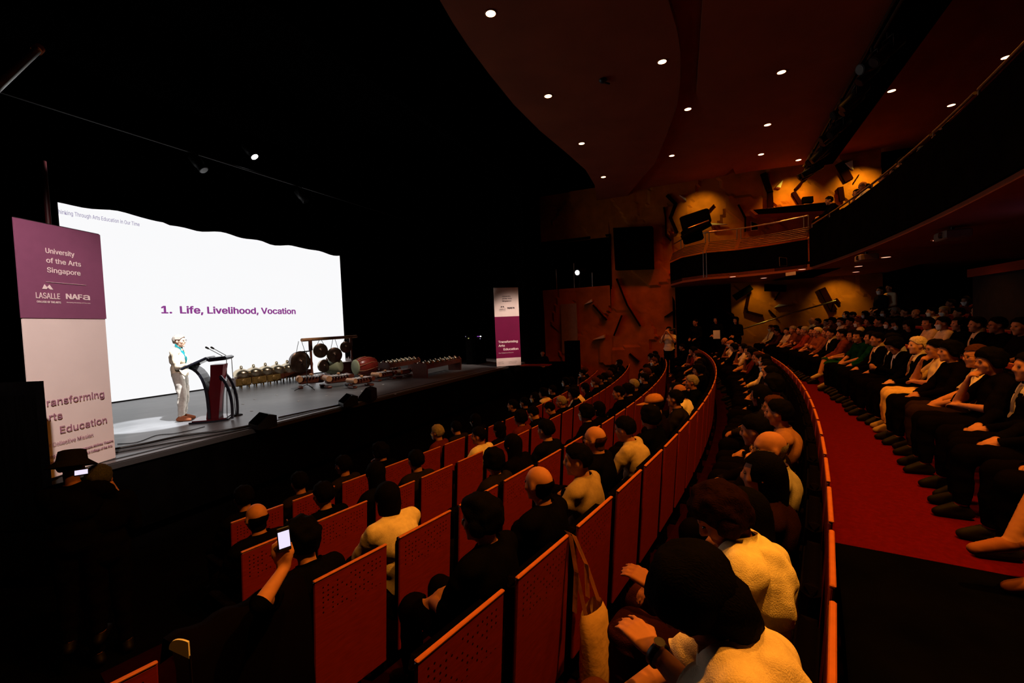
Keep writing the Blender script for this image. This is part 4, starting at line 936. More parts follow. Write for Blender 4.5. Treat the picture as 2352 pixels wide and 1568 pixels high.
MB().tube([b-a, (b-a)*1.06], .06, 12).build('end_cap', mat('orange cap', (.55, .12, .02), .5), t)
spot('arm_lamp', atd(150, 420, 6.0), (a+b)/2, 60, (1, 1, .98), 50)
# ------------------------------------------------------------------ LAMPS AND FITTINGS IN THE HOUSE
def ord_light(k): return ORD[k]
DLAB = ['brightest ceiling downlight, at the upper left of the ceiling panel', 'second downlight along the curved front ceiling edge', 'third downlight along the curved front ceiling edge', 'last downlight at the tip of the front ceiling panel',
        'downlight beside the dark curved ceiling recess', 'downlight just inside the recessed ceiling panel', 'middle downlight of the recessed ceiling panel', 'small downlight next to the far wall on the recessed panel',
        'large downlight on the third ceiling panel', 'second downlight on the third ceiling panel', 'third downlight on the third ceiling panel', 'farthest downlight on the third panel, close to the lighting bridge',
        'downlight glowing through the lighting bridge fixtures', 'outermost downlight over the balcony, nearest the picture edge', 'downlight low over the balcony rail']
dl_rim = MB().lathe([(.085, -.012), (.105, -.012), (.108, 0), (.085, .0)], n=20).mesh('trim_ring', M_edge); dl_lens = MB().lathe([(0, -.008), (.086, -.008)], n=20).mesh('lens', M_lamp)
for k, p in enumerate(DLP):
    t = thing('downlight', p, label=DLAB[k], cat='ceiling light', group='ceiling downlights'); inst('trim_ring', dl_rim, t); o = inst('lens', dl_lens, t)
    if k == 0: o.scale = (1.15, 1.15, 1)
sf_lens = MB().lathe([(0, -.006), (.10, -.006), (.10, 0)], n=16).mesh('lens', M_lamp2)
for k, (x, y) in enumerate([(1683, 635), (1754, 638), (1842, 618), (1966, 624), (1972, 611), (2035, 590), (2158, 550)]):
    p = atz(x, y, 3.92); t = thing('soffit_light', p, label=f'flat round light under the balcony, {ORD[k]} counting from the far entrance', cat='ceiling light', group='lights under the balcony'); inst('lens', sf_lens, t)
    inst('trim_ring', MB().lathe([(.10, -.01), (.125, -.01), (.125, .01)], n=16).mesh('trim_ring', M_edge), t)
    if k in (1, 3, 5, 6): spot('soffit_lamp', p+Vector((0, 0, -.05)), (p.x, p.y, 0), 20, AMBER, 120, .8, .08)
for X, Y in ((12.0, -6.0), (15.5, -6.6), (17.8, -4.4)): spot('soffit_lamp', (X, Y, 3.85), (X, Y-.2, 0), 26, AMBER, 130, .8, .08)
def fixture(c_, aim, label, L=.34, R=.09, lens=None, group='stage lights on the bridge', clamp=.28):
    t = thing('stage_light', c_, label=label, cat='stage light', group=group); f = Vector(aim).normalized(); rr, ff, uu = frame_from(f, (0, 0, 1))
    MB().tube([-ff*L*.5, -ff*L*.42, ff*L*.1, ff*L*.15, ff*L*.5], [R*.5, R, R, R*.85, R*.9], 12).build('housing', M_plastic, t)
    MB().tube([ff*L*.5, ff*L*.52], R*.78, 12).build('lens', lens or M_metal, t)
    MB().tube([-rr*R*1.15, -rr*R*1.15+Vector((0, 0, clamp*.7)), rr*R*1.15+Vector((0, 0, clamp*.7)), rr*R*1.15], .012, 5).build('yoke', M_metal, t)
    MB().tube([Vector((0, 0, clamp*.7)), Vector((0, 0, clamp))], .025, 6).build('clamp', M_metal, t)
    return t
# lighting bridge: dark catwalk under the ceiling with fixtures along its edge
bA, bB = atz(1885, 372, 7.85), atz(2125, 0, 7.85); bd = (bB-bA).normalized(); bn = Vector((-bd.y, bd.x, 0))
br = thing('lighting_bridge', (0, 0, 0), label='black lighting catwalk crossing the ceiling above the balcony front', cat='lighting bridge')
e2 = bB+bd*9
for q, w_ in ((0, .42),):
    mb = MB(); vs = [bA-bd*.4+bn*w_, e2+bn*w_, e2-bn*w_, bA-bd*.4-bn*w_]; mb.add([v+Vector((0, 0, z)) for z in (-.02, .14) for v in vs], [(3, 2, 1, 0), (4, 5, 6, 7), (0, 1, 5, 4), (1, 2, 6, 5), (2, 3, 7, 6), (3, 0, 4, 7)]); mb.build('walkway', M_black, br)
for z in (-.25, -.05): MB().tube([bA-bn*.5+Vector((0, 0, z)), e2-bn*.5+Vector((0, 0, z))], .03, 6).build('pipe', M_plastic, br)
rnd = random.Random(5); Lb = (bB-bA).length
for k in range(15):
    p = bA+bd*(Lb*(.06+.94*k/14))-bn*(.5+.08*(k % 2))+Vector((0, 0, -.52-.08*(k % 3)))
    fixture(p, (rnd.uniform(-.5, .1), 1, rnd.uniform(-1.0, -.4)), f'black stage light on the bridge, {ORD[k]} counting from the far wall', .42+.1*(k % 3), .11, clamp=.3)
MB().box((0, 0, 0), (.01, .01, .01))
# side openings: follow spot, posts, loudspeaker panel, small speakers
t = thing('follow_spot', FOLLOW, label='brilliant white follow spot shining from the dark side opening', cat='stage light')
f = (Vector((5.45, 9.4, 2.0))-FOLLOW).normalized()
MB().tube([-f*.0, -f*.5], .16, 14).build('housing', M_plastic, t); MB().tube([f*.0, f*.015], .105, 20).build('lens', M_white_lamp, t)
MB().tube([-f*.3, Vector((.25, 0, -.62))], .03).build('stand', M_metal, t)
for k, (x, y0, y1) in enumerate(((1277, 625, 668), (1318, 612, 664), (1360, 634, 662))):
    tag(MB().tube([Vector((20.02, atx(x, y1, 19.9).y, 4.0)), atx(x, y0-8, 19.9)], .025, 8).build('rail_post', M_rail), f'shiny vertical post at the edge of the side opening, {ORD[k]} from the stage', 'rail post', 'posts of the side opening')
def slabpx(name, px, X, th, m, label, cat, group=None):
    P = [atx(x, y, X) for x, y in px]; t = thing(name, (0, 0, 0), label=label, cat=cat, group=group); n = len(P)
    MB().add([p for p in P]+[p+Vector((th, 0, 0)) for p in P], [tuple(range(n)), tuple(range(2*n-1, n-1, -1))]+[(i, n+i, n+(i+1) % n, (i+1) % n) for i in range(n)]).build('cabinet', m, t)
    c_ = sum(P, Vector())/n; Q = [c_+(p-c_)*.93+Vector((-.012, 0, 0)) for p in P]
    MB().add(Q+[q+Vector((.02, 0, 0)) for q in Q], [tuple(range(n)), tuple(range(2*n-1, n-1, -1))]+[(i, n+i, n+(i+1) % n, (i+1) % n) for i in range(n)]).build('grille', M_drape, t)
slabpx('wall_loudspeaker', [(1408, 523), (1498, 519), (1500, 616), (1413, 619)], 19.4, .45, M_black, 'large square black loudspeaker panel on the far wall', 'loudspeaker')
slabpx('wall_loudspeaker', [(1844, 452), (1868, 450), (1869, 463), (1845, 464)], 19.4, .3, M_black, 'small black speaker box above the balcony wall ledge', 'loudspeaker')
slabpx('wall_loudspeaker', [(1682, 678), (1722, 653), (1731, 664), (1692, 690)], 19.4, .25, M_black, 'tilted black speaker under the balcony by the entrance', 'loudspeaker')
slabpx('wall_loudspeaker', [(1757, 652), (1807, 654), (1806, 669), (1757, 668)], 19.3, .25, M_black, 'wide black speaker box hung under the balcony', 'loudspeaker')
slabpx('wall_ledge', [(1722, 482), (1905, 463), (1930, 470), (1900, 484), (1735, 493)], 19.2, .7, M_ceil, 'long dark ledge over the balcony side doors', 'ledge')
slabpx('wall_notice', [(1725, 508), (1741, 514), (1741, 528), (1725, 529)], 19.75, .05, M_pale, 'pale panel below the ledge by the balcony door', 'panel')
t = thing('side_light_cluster', atx(1600, 520, 17.6), label='stack of black spotlights on a bracket above the side gallery', cat='stage light')
c_ = Vector((0, 0, 0)); o_ = atx(1600, 520, 17.6)
for px, py, sz in ((1597, 505, (.4, 1.0, .50)), (1590, 540, (.35, .7, .5))):
    MB().bbox(atx(px, py, 17.6)-o_, sz, .05, Matrix.Rotation(rad(-12), 3, 'X')).build('lamp_housing', M_black, t)
MB().tube([atx(1566, 548, 17.4)-o_, atx(1632, 512, 17.4)-o_], .11, 12).build('lamp_housing', M_black, t); MB().tube([atx(1580, 524, 17.2)-o_, atx(1628, 506, 17.2)-o_], .02, 6).build('bracket', M_rail, t)
slabpx('exit_sign_box', [(1790, 590), (1807, 592), (1808, 610), (1791, 611)], 15.0, .06, mat('dull sign', (.16, .09, .06), .5), 'small pale emergency light box on the balcony front', 'emergency light')
for k, (x, y) in enumerate(((1990, 592), (2188, 540))):
    p = atz(x, y, 3.8); t = thing('projector', p, label=['small projector hung under the balcony near the far soffit lights', 'larger projector hung under the balcony near the control room'][k], cat='projector')
    MB().bbox((0, 0, 0), (.42, .34, .14), .02).build('body', mat('projector shell', (.22, .15, .10), .5), t); MB().tube([(0, 0, .07), (0, 0, .13)], .03).build('mount', M_metal, t); MB().tube([(-.1, .17, 0), (-.1, .2, 0)], .05, 12).build('lens', M_chrome, t)
p = atz(1825, 628, 3.86); t = thing('wedge_lamp', p, label='bright triangular light reflector under the balcony front', cat='wall light'); MB().prism([(-.22, 0), (.22, -.05), (.12, .22)], -.05, .05).build('reflector', mat('lit reflector', (.8, .6, .35), .5), t)
p = atz(1982, 356, 8.22); t = thing('wall_washer', p, label='bright wall washer on the ceiling beside the lighting bridge', cat='ceiling light')
MB().bbox((0, 0, 0), (.10, .34, .08), .02).build('lens', M_lamp, t); MB().box((.1, 0, .03), (.12, .4, .1)).build('housing', M_plastic, t)
spot('washer_glow_lamp', p+Vector((0, 0, -.15)), p+Vector((.6, 0, 1)), 6, WASH, 150, 1, .1)
# black loudspeaker by the stage steps and the dim desk operator
bq = atz(1313, 905, .0); X_ = 17.6; P = [atx(1300, 783, X_), atx(1325, 783, X_), atx(1330, 905, X_)]
t = thing('floor_loudspeaker', (P[0]+P[1])/2*1.0, label='tall black loudspeaker standing against the red far wall beside the stage', cat='loudspeaker'); t.location.z = 0
MB().box((0.1, 0, P[0].z/2), (.5, .52, P[0].z)).build('cabinet', M_black, t); MB().box((-.16, 0, P[0].z/2+.2), (.02, .46, P[0].z-.6)).build('grille', M_drape, t)
t = thing('side_platform', (18.3, 6.3, 0), label='low black platform beside the stage below the pale door', cat='platform'); MB().box((.2, 0, .42), (2.6, 1.5, .84)).build('deck', M_black, t)
for k, (x, y, col, st) in enumerate(((573, 345, M_white_lamp, 1), (455, 374, M_metal, 0), (692, 449, M_metal, 0))):
    p = aty(x, y, 12.5); fixture(p, (.2, -.5, -.75), ['stage light with a bright lens above the left half of the stage', 'dim stage light above the screen edge', 'dim stage light high above the gong stand'][k], .5, .13, lens=col if k == 0 else M_chrome, group=None)
MBt = MB().tube([(2, 12.55, 7.6), (17, 12.55, 7.6)], .03); tag(MBt.build('lighting_pipe', M_plastic), 'black lighting pipe high over the stage', 'lighting pipe')
t = thing('smoke_detector', atz(1385, 183, 7.985), label='small dark detector on the front ceiling panel', cat='detector'); MB().lathe([(0, -.07), (.05, -.065), (.09, -.02), (.09, 0)], n=14).build('housing', M_plastic, t); MB().tube([(.05, 0, -.03), (.2, -.1, -.02)], .02, 6).build('sensor_arm', M_plastic, t)
# ------------------------------------------------------------------ NEAR FIGURES (hand placed)
NF = .0092
BH = (0, .10, 1.06)
def local0(px, py, dep, hpx, hl, rz): return tuple(Matrix.Rotation(-rz, 3, 'Z')@(atd(px, py, dep)-(atd(*hpx)-Matrix.Rotation(rz, 3, 'Z')@Vector(hl))))
_w1 = local0(1500, 1490, 1.36, (1592, 1372, 1.27), BH, rad(-2)); _e1_ = local0(1600, 1600, 1.22, (1592, 1372, 1.27), BH, rad(-2))
_w2 = local0(1500, 1345, 1.95, (1660, 1190, 1.86), (0, .06, 1.06), rad(-8)); _e2 = local0(1600, 1420, 1.85, (1660, 1190, 1.86), (0, .06, 1.06), rad(-8))
variant('bowed', POSE(hmat=yaw(8, -46), head=(0, .10, 1.06), neck=(0, .01, .95), chest=(0, -.05, .81), waist=(0, -.03, .64), shL=(-.165, -.01, .91), shR=(.165, -.01, .91), elL=_e1_, elR=(.23, .16, .70), wrL=_w1, wrR=(.04, .34, .64), curlL=.35), vox=.0062, fr=.0078, wrinkle=1.4, longsleeve=False)
variant('bowed2', POSE(hmat=yaw(14, -34), head=(0, .06, 1.06), neck=(0, .0, .955), chest=(0, -.06, .81), shL=(-.18, -.02, .92), shR=(.18, -.02, .92), elL=_e2, elR=(.24, .15, .70), wrL=_w2, wrR=(.08, .33, .66), palmL=(.4, .3, -1), curlL=.45), vox=.0062, longsleeve=False, fr=.0078, wrinkle=1.7)
pc, rzc = seatpos('c', 2, .30); pc = pc+Matrix.Rotation(rzc, 3, 'Z')@Vector((-.13, 0, 0)); PHD = 2.22
def local(px, py, dep, p, rz): return tuple(Matrix.Rotation(-rz, 3, 'Z')@(atd(px, py, dep)-p))
wl = local(655, 1302, PHD, pc, rzc); el_ = local(600, 1385, 2.05, pc, rzc)
variant('photo', POSE(hmat=yaw(12, -4), head=(.0, -.02, 1.13), elL=el_, wrL=wl, palmL=(.6, .8, 0), curlL=(.7, (-.25, .05, 1)), elR=(.26, .05, .72)), vox=.010, longsleeve=False, fr=NF)
def seated(v, row, i, label, dx=0, dr=0, drz=0, **k):
    p, rz = seatpos(row, i, .30+dr); T = Matrix.Rotation(rz, 3, 'Z')@Vector((dx, 0, 0))
    grp = k.pop('group', None) or 'people seated in '+ROWN[row]
    return person(v, p+T, rz+rad(drz), label=label, group=grp, **k)
CREAM = (.86, .76, .46)
used = set()
def put(v, row, i, label, **k):
    used.add((row, i))
    if row == 'f' and 'drz' not in k: k['drz'] = ((i*37) % 23)-11; k['dr'] = k.get('dr', 0)+((i*17) % 7)*.015
    return seated(v, row, i, label, **k)
def by_head(v, pose_head, px, py, dep, rz, label, **k):
    h_ = atd(px, py, dep); return person(v, h_-Matrix.Rotation(rz, 3, 'Z')@Vector(pose_head), rz, label=label, group='people seated in the fifth row', **k)
used |= {('e', 0), ('e', 1)}
by_head('bowed', BH, 1592, 1372, 1.27, rad(-2), 'person with big black hair bowed forward in a cream shirt, nearest the camera', shirt=(.80, .66, .44), trousers=(.07, .02, .012), hair='big')
by_head('bowed2', (0, .06, 1.06), 1660, 1190, 1.86, rad(-8), 'person in a bright cream top looking down, behind the nearest black haired head', shirt=CREAM, trousers=(.05, .012, .008), hair='thick', hairc=(.012, .003, .002), skin=SKINS[2])
put('chin', 'e', 2, 'person in a dark top raising a hand to the face, beyond the cream shirted person', shirt=(0.0060, 0.0030, 0.0030), hair='long', mask=True)
put('lap', 'e', 3, 'person in a dark floral dress seated beyond the raised hand', shirt=(0.0180, 0.0060, 0.0054), trousers=(.06, .018, .015), hair='long')
put('lap_left', 'e', 4, 'balding man with glasses in a patterned shirt, forearm stretched forward, fifth row', shirt=(.40, .36, .26), hair='bald', hairc='grey', glasses=True)
put('lean', 'e', 5, 'person in a dark shirt leaning forward beyond the balding man', shirt=(0.0060, 0.0036, 0.0030))
put('cross', 'e', 6, 'person with crossed arms in an orange lit shirt, fifth row', shirt=(.35, .16, .08), hair='short')
put('lap_left', 'd', 1, 'person with thick black hair and a black top, beside the hanging tote bag', hair='thick', dr=.10)
put('lap', 'd', 2, 'bald man seen from behind in black, close behind the third row seats', hair='bald', hairc='black', dr=.10, drz=-6)
put('lap_left', 'd', 3, 'person in a pale shirt turning sideways beside the bald man', shirt=(.36, .26, .15), skin=SKINS[3], dr=.1)
put('lap', 'd', 4, 'bald man with glasses and dark jacket in the fourth row', hair='bald', hairc='brown', glasses=True, dr=.22)
put('lean', 'd', 5, 'person with a pale collar bending beside the man with glasses, fourth row', shirt=(.45, .34, .2), hairc='black')
variant('capman', POSE(hmat=yaw(10, -10)), extras=('cap',))
put('capman', 'd', 7, 'person wearing a tan baseball cap in the fourth row', hat=(.42, .17, .06), shirt=(0.0060, 0.0030, 0.0030), dr=.15)
o = put('photo', 'c', 2, 'person photographing the stage with a raised phone, dark top, third row', hair='thick', dx=-.13, skin=(.5, .22, .12))
used.add(('c', 1)); used.add(('d', 0))
put('lap', 'b', 0, 'bald person at the near end of the second row', hair='bald', hairc='black')
put('lap', 'a', 0, 'person with short black hair at the near end of the front row', hair='short')
# draped jacket over the phone holder's seat back, and his phone
p, rz = seatpos('c', 1, 0.0)
mb = MB(); vs = []
for i in range(13):
    x = -.30+.60*i/12; sg = .012*math.sin(i*1.7)
    vs += [(x, .14, .90+sg), (x, .06, 1.06+sg), (x, -.05, 1.085+sg), (x, -.10-.02*abs(math.sin(i*1.1)), .98), (x*1.04, -.09-.03*abs(math.sin(i*1.3)), .40), (x*1.05, -.07, .12+.03*math.sin(i*2.1))]
fs = [(i*6+j, i*6+6+j, i*6+7+j, i*6+1+j) for i in range(12) for j in range(5)]
t = thing('jacket', p, rz, label='black jacket draped over a third row seat back, left of the phone holder', cat='jacket'); mb.add(vs, fs, True).build('cloth', M_pad, t)
p2, rz2 = seatpos('c', 1, .30)
ph = p2+Matrix.Rotation(rz2, 3, 'Z')@Vector((-.235, .285, 1.155))
def phone(loc, rz, label, scr, tilt=80, w_=.060, h_=.115, land=False):
    t = thing('smartphone', loc, rz, label=label, cat='phone'); 
    if land: w_, h_ = h_, w_
    R = Matrix.Rotation(rad(tilt), 3, 'X'); MB().bbox((0, 0, 0), (w_, h_, .009), .004, R).build('case', M_plastic, t); MB().box(R@Vector((0, 0, .0052)), (w_*.86, h_*.68, .001), R).build('screen', scr, t); return t
phone(atd(652, 1238, PHD-.02), rz2+rad(-10), 'lit smartphone held up by the person in the third row', M_phone)
p, rz = seatpos('e', 0, .3)
# tote bag hanging on the near fourth row seat
p, rz = seatpos('d', 1, 0.0); t = thing('tote_bag', p, rz, label='cream cloth tote bag hanging on a seat corner in the fourth row', cat='bag')
vs = []; n = 10
prof = [(.55, .10, .03), (.50, .115, .045), (.40, .12, .05), (.25, .125, .055), (.08, .12, .05), (.0, .11, .03)]
for z, hw, th in prof:
    for k in range(14):
        a = 2*PI*k/14; rr_ = 1+.08*math.sin(3*a+z*9); vs.append((.30+hw*math.cos(a)*rr_, -.15+th*math.sin(a)*rr_*(1.6 if math.sin(a) < 0 else 1), .09+z))
fs = [(i*14+k, i*14+(k+1) % 14, (i+1)*14+(k+1) % 14, (i+1)*14+k) for i in range(5) for k in range(14)]+[tuple(range(70, 84))]
M_tote = mat('cream canvas', (.70, .42, .16), .85, var=.12, vscale=12, bump=.5, bscale=14)
MB().add(vs, fs, True).build('bag_body', M_tote, t)
for dy in (-.09, -.16):
    mb = MB(); pts = [(.22, dy, .62), (.220, -.11, .85), (.225, -.08, 1.04), (.235, -.05, 1.055), (.247, -.09, 1.035), (.32, -.12, .85), (.38, dy, .62)]
    vs = []
    for q in pts: vs += [(q[0]-.004, q[1]-.016, q[2]), (q[0]+.004, q[1]+.016, q[2])]
    mb.add(vs, [(2*i, 2*i+1, 2*i+3, 2*i+2) for i in range(len(pts)-1)]+[(2*i+2, 2*i+3, 2*i+1, 2*i) for i in range(len(pts)-1)]).build('strap', M_tote, t)
# bracelet / watches, caught by the light
def bangle(c_, r_, ax, label, m, cat='watch'):
    t = thing('wrist_watch', c_, label=label, cat=cat); Rq = Vector(ax).to_track_quat('Z', 'Y').to_matrix(); u = Vector((0, 0, 1)); u = (u-Vector(ax)*u.dot(Vector(ax))).normalized()
    MB().lathe([(r_, -.011), (r_+.005, -.011), (r_+.005, .011), (r_, .011), (r_, -.011)], n=20, R=Rq).build('strap', m, t); MB().tube([u*r_, u*(r_+.012)], .017, 14).build('dial', M_chrome, t)
# near person in a bucket hat standing by the left of the stage with a phone
variant('bucket', POSE(**{**STAND, 'wrL': (.05, .30, 1.36), 'wrR': (.16, .30, 1.37), 'elL': (-.18, .16, 1.12), 'elR': (.28, .16, 1.13)}, palmL=(.5, 0, 1), palmR=(-.5, 0, 1), hmat=yaw(-8, -14)), extras=('bucket',), longsleeve=False)
h0 = atd(166, 1072, 3.75); z_ = h0.z-1.585*.98
person('bucket', (h0.x, h0.y, z_ if z_ > -.3 else -.08), math.atan2(-.55, .84), hat=(.010, .009, .009), hair='short', label='person in a black bucket hat holding up a phone before the near banner', scale=.98)
phone(atd(187, 1084, 3.46), math.atan2(-.55, .84), 'small bright phone held by the person in the bucket hat', M_phone, 78, w_=.052, h_=.088, land=True)
variant('low', POSE(**STAND, hmat=yaw(-20, 0)))
h0 = atd(228, 1098, 3.9); person('low', (h0.x, h0.y, h0.z-1.6), math.atan2(-.2, .95), label='dark silhouetted person with a grey lit crown beside the bucket hat', hairc=(.05, .05, .05))
# white rounded bag leaning at the near end of the third row
p, rz = seatpos('c', 0, .10); t = thing('hand_fan', p, rz, label='small white rounded fan propped at the near end seat of the third row', cat='fan')
c0 = atd(436, 1511, 1.78)-p; t.rotation_euler = (0, 0, 0); ux = Vector((_r[0], _r[1], 0)).normalized(); MM = Matrix(((ux.x, 0, -ux.y, c0.x), (ux.y, 0, ux.x, c0.y), (0, 1, 0, c0.z), (0, 0, 0, 1)))
me = MB().prism([(.078*math.cos(a), .068*math.sin(a)-.042*math.cos(a)) for a in [PI/2+PI/2*i/10 for i in range(11)]]+[(0, 0)], -.004, .004).mesh('blade', M_white); me.transform(MM@Matrix.Scale(-1, 4, (0, 0, 1))); inst('blade', me, t)
me = MB().box((0, -.06, 0), (.008, .14, .006)).mesh('handle', M_metal); me.transform(MM); inst('handle', me, t)
# ------------------------------------------------------------------ REAR BLOCK, FRONT ROW (behind the cross aisle)
put('legs', 'f', 0, 'person with crossed bare legs at the near end of the front row behind the aisle', shirt=(0.0060, 0.0030, 0.0030), trousers=(.02, .01, .01), shoes=(.30, .10, .04))
put('lap', 'f', 1, 'person in dark trousers and pointed black shoes, second from the near end', shoes=(.01, .008, .008))
put('lap', 'f', 2, 'person in a dark suit with bright cuffs near the picture edge behind the aisle', shirt=(0.0030, 0.0024, 0.0030), suit=(.75, .6, .4), tie=(.1, .05, .05))
put('lap', 'f', 3, 'person in a dark suit and grey patterned tie, fourth from the near end', shirt=(0.0024, 0.0018, 0.0024), suit=(.6, .5, .42), tie=(.16, .13, .14))
put('chin', 'f', 4, 'dark haired man resting his face on a raised fist with a black wrist watch', shirt=(0.0036, 0.0024, 0.0024), hair='thick')
put('lap_left', 'f', 5, 'woman with brown bob and glasses in a cream patterned shirt behind the aisle', shirt=(.72, .56, .34), hair='bob', hairc='brown', glasses=True, trousers=(.02, .01, .01))
put('lap', 'f', 6, 'person in a black top with a thin necklace and short dark hair behind the aisle', shirt=(0.0030, 0.0018, 0.0018), hair='thick')
put('chin', 'f', 7, 'woman with glasses in a cream jacket and cream trousers, hand on chin', shirt=(.70, .50, .24), trousers=(.72, .46, .18), hair='short', hairc='black', glasses=True, shoes=(.3, .2, .1))
put('lap', 'f', 8, 'elderly man with white hair, black suit and long tie behind the aisle', shirt=(0.0018, 0.0015, 0.0021), suit=(.75, .62, .44), tie=(.20, .09, .07), hair='short', hairc='white', skin=(.62, .33, .2))
put('phone', 'f', 9, 'man with bowed head lit by his phone, dark suit, behind the aisle', shirt=(0.0018, 0.0015, 0.0021), suit=(.5, .5, .7), hair='thick', skin=SKINS[1])
put('lap', 'f', 10, 'dark haired man in a black suit and white collar, left of the phone user', shirt=(0.0018, 0.0015, 0.0021), suit=(.7, .6, .5), tie=(.02, .02, .03), hair='thick')
put('lap', 'f', 11, 'man in a dark suit with a long bright tie behind the aisle', shirt=(0.0024, 0.0018, 0.0024), suit=(.7, .55, .4), tie=(.5, .25, .15))
put('lap', 'f', 12, 'woman in a green top with long black hair behind the aisle', shirt=(.004, .035, .016), hair='long', trousers=(.003, .004, .003))
put('lap_left', 'f', 13, 'woman in a dark green jacket with short black hair behind the aisle', shirt=(0.0024, 0.0210, 0.0150), hair='bob')
put('legs', 'f', 14, 'woman with long black hair reaching to her bare crossed legs behind the aisle', shirt=(0.0150, 0.0036, 0.0030), trousers=(.008, .05, .015), hair='long', shoes=(.55, .4, .25))
put('lap', 'f', 15, 'person in a patterned red shirt next to the bare legged woman', shirt=(.14, .03, .02))
put('lap', 'f', 16, 'person in a black jacket with a white scarf and badge behind the aisle', shirt=(0.0030, 0.0024, 0.0024), suit=(.8, .65, .45), hair='short')
for k, (hc_, d_) in enumerate([('brown', 'in a brown batik shirt'), ('white', 'with white hair in a batik shirt'), ('black', 'with black hair in a batik shirt'), ('grey', 'with grey hair in a red batik shirt'), ('black', 'in a dark batik jacket'), ('grey', 'with grey hair leaning back in batik')]):
    put(['lap', 'cross', 'lap_left', 'lap', 'cross', 'lap_left'][k], 'f', 17+k, f'person {d_}, {ORD[17+k]} from the near end', shirt=[(.16, .05, .02), (.2, .06, .03), (.12, .03, .015), (.2, .03, .015), (.06, .015, .01), (.14, .04, .02)][k], hairc=hc_)
put('lap', 'f', nseat('f')-1, 'person in a white shirt and dark tie with a face mask, by the far wall', shirt=(.8, .68, .5), suit=(.8, .68, .5), tie=(.2, .02, .02), mask=True, hairc='brown')
# second row behind the aisle
for k, (v, kw, d_) in enumerate([('lap', dict(shirt=(.55, .36, .18)), 'with black hair in a tan jacket'), ('lap', dict(shirt=(0.0024, 0.0018, 0.0024), suit=(.6, .45, .3), tie=(.02, .02, .02), hair='thick'), 'with thick black hair in a dark suit'),
        ('lap_left', dict(shirt=(0.0060, 0.0030, 0.0030), hair='short'), 'with a receding hairline in black'), ('lap', dict(shirt=(0.0030, 0.0030, 0.0030), glasses=True, skin=SKINS[2]), 'with glasses almost lost in shadow'),
        ('lap', dict(shirt=(0.0030, 0.0024, 0.0024), suit=(.6, .45, .3), hair='short'), 'in a black jacket and open white collar'), ('lap', dict(shirt=(0.0030, 0.0030, 0.0030), hair='long'), 'with long straight black hair'),
        ('lap', dict(shirt=(.75, .6, .38), hair='short', mask=True), 'in a white shirt and white face mask'), ('lap_left', dict(shirt=(.7, .5, .3), hair='bob'), 'with a black bob in a cream top')]):
    put(v, 'g', k, f'person {d_}, {ORD[k]} from control room, second rear row', **kw)
_a, _b2 = atd(1500, 1490, 1.36), atd(1600, 1600, 1.22)
bangle(_a.lerp(_b2, .12), .034, (_a-_b2).normalized(), 'small shiny wrist watch on the forearm of the nearest black haired person', M_plastic)
# everyone else, each with an own look
rnd = random.Random(11)
LOOK_S = [('black top', (.003, .002, .002)), ('dark blue shirt', (.004, .004, .010)), ('white shirt', (.75, .62, .42)), ('dark grey jacket', (.012, .009, .008)), ('red brown top', (.10, .015, .008)), ('black jacket', (.002, .002, .002)), ('cream blouse', (.62, .46, .26)), ('brown shirt', (.05, .015, .008))]
LOOK_H = [('short black hair', 'short', 'black'), ('long black hair', 'long', 'black'), ('thick black hair', 'thick', 'black'), ('black bob', 'bob', 'black'), ('short brown hair', 'short', 'brown'), ('grey hair', 'short', 'grey'), ('bald crown', 'bald', 'black'), ('short black hair', 'short', 'black'), ('thick black hair', 'thick', 'black'), ('short black hair', 'short', 'black')]
for row in 'abcdefghi':
    for i in range(nseat(row)):
        if (row, i) in used or (row == 'c' and i == 0): continue
        far = row in 'ghi' or (row == 'f')
        if rnd.random() > (.93 if row in 'fghi' else .88): continue
        a = rnd.choice(LOOK_S if row in 'fghi' else LOOK_S[:6]+[LOOK_S[0], LOOK_S[5], LOOK_S[3], LOOK_S[0], LOOK_S[5]]); h = rnd.choice(LOOK_H)
        if row in 'abc' and h[1] == 'bald': h = LOOK_H[0]
        if row in 'abcd' and h[2] == 'grey' and rnd.random() < .6: h = LOOK_H[2]
        v = rnd.choice(['lap', 'lap_left', 'cross', 'lap', 'chin', 'lean' if row not in 'ghi' else 'lap', 'phone' if rnd.random() < .4 else 'lap'])
        mk = rnd.random() < (.35 if row in 'ghi' else .15)
        end = {'g': 'control room', 'h': 'control room', 'i': 'control room'}.get(row, 'near end')
        rn = {'a': 'front row', 'b': 'second row', 'c': 'third row', 'd': 'fourth row', 'e': 'fifth row', 'f': 'first rear row', 'g': 'second rear row', 'h': 'third rear row', 'i': 'last rear row'}[row]
        seated(v, row, i, f'person, {h[0].replace(" hair", "-haired") if False else h[0]}, {a[0]}{", masked" if mk else ""}, {ORD[i]} from {end}, {rn}', shirt=a[1], hair=h[1], hairc=h[2], mask=mk, skin=rnd.choice(SKINS), glasses=(rnd.random() < .3 and row in 'defg'), drz=rnd.uniform(-14, 14), dx=rnd.uniform(-.03, .03), dr=rnd.uniform(-.0, .06), scale=rnd.uniform(.94, 1.01), shoe_parts=row in 'ef')
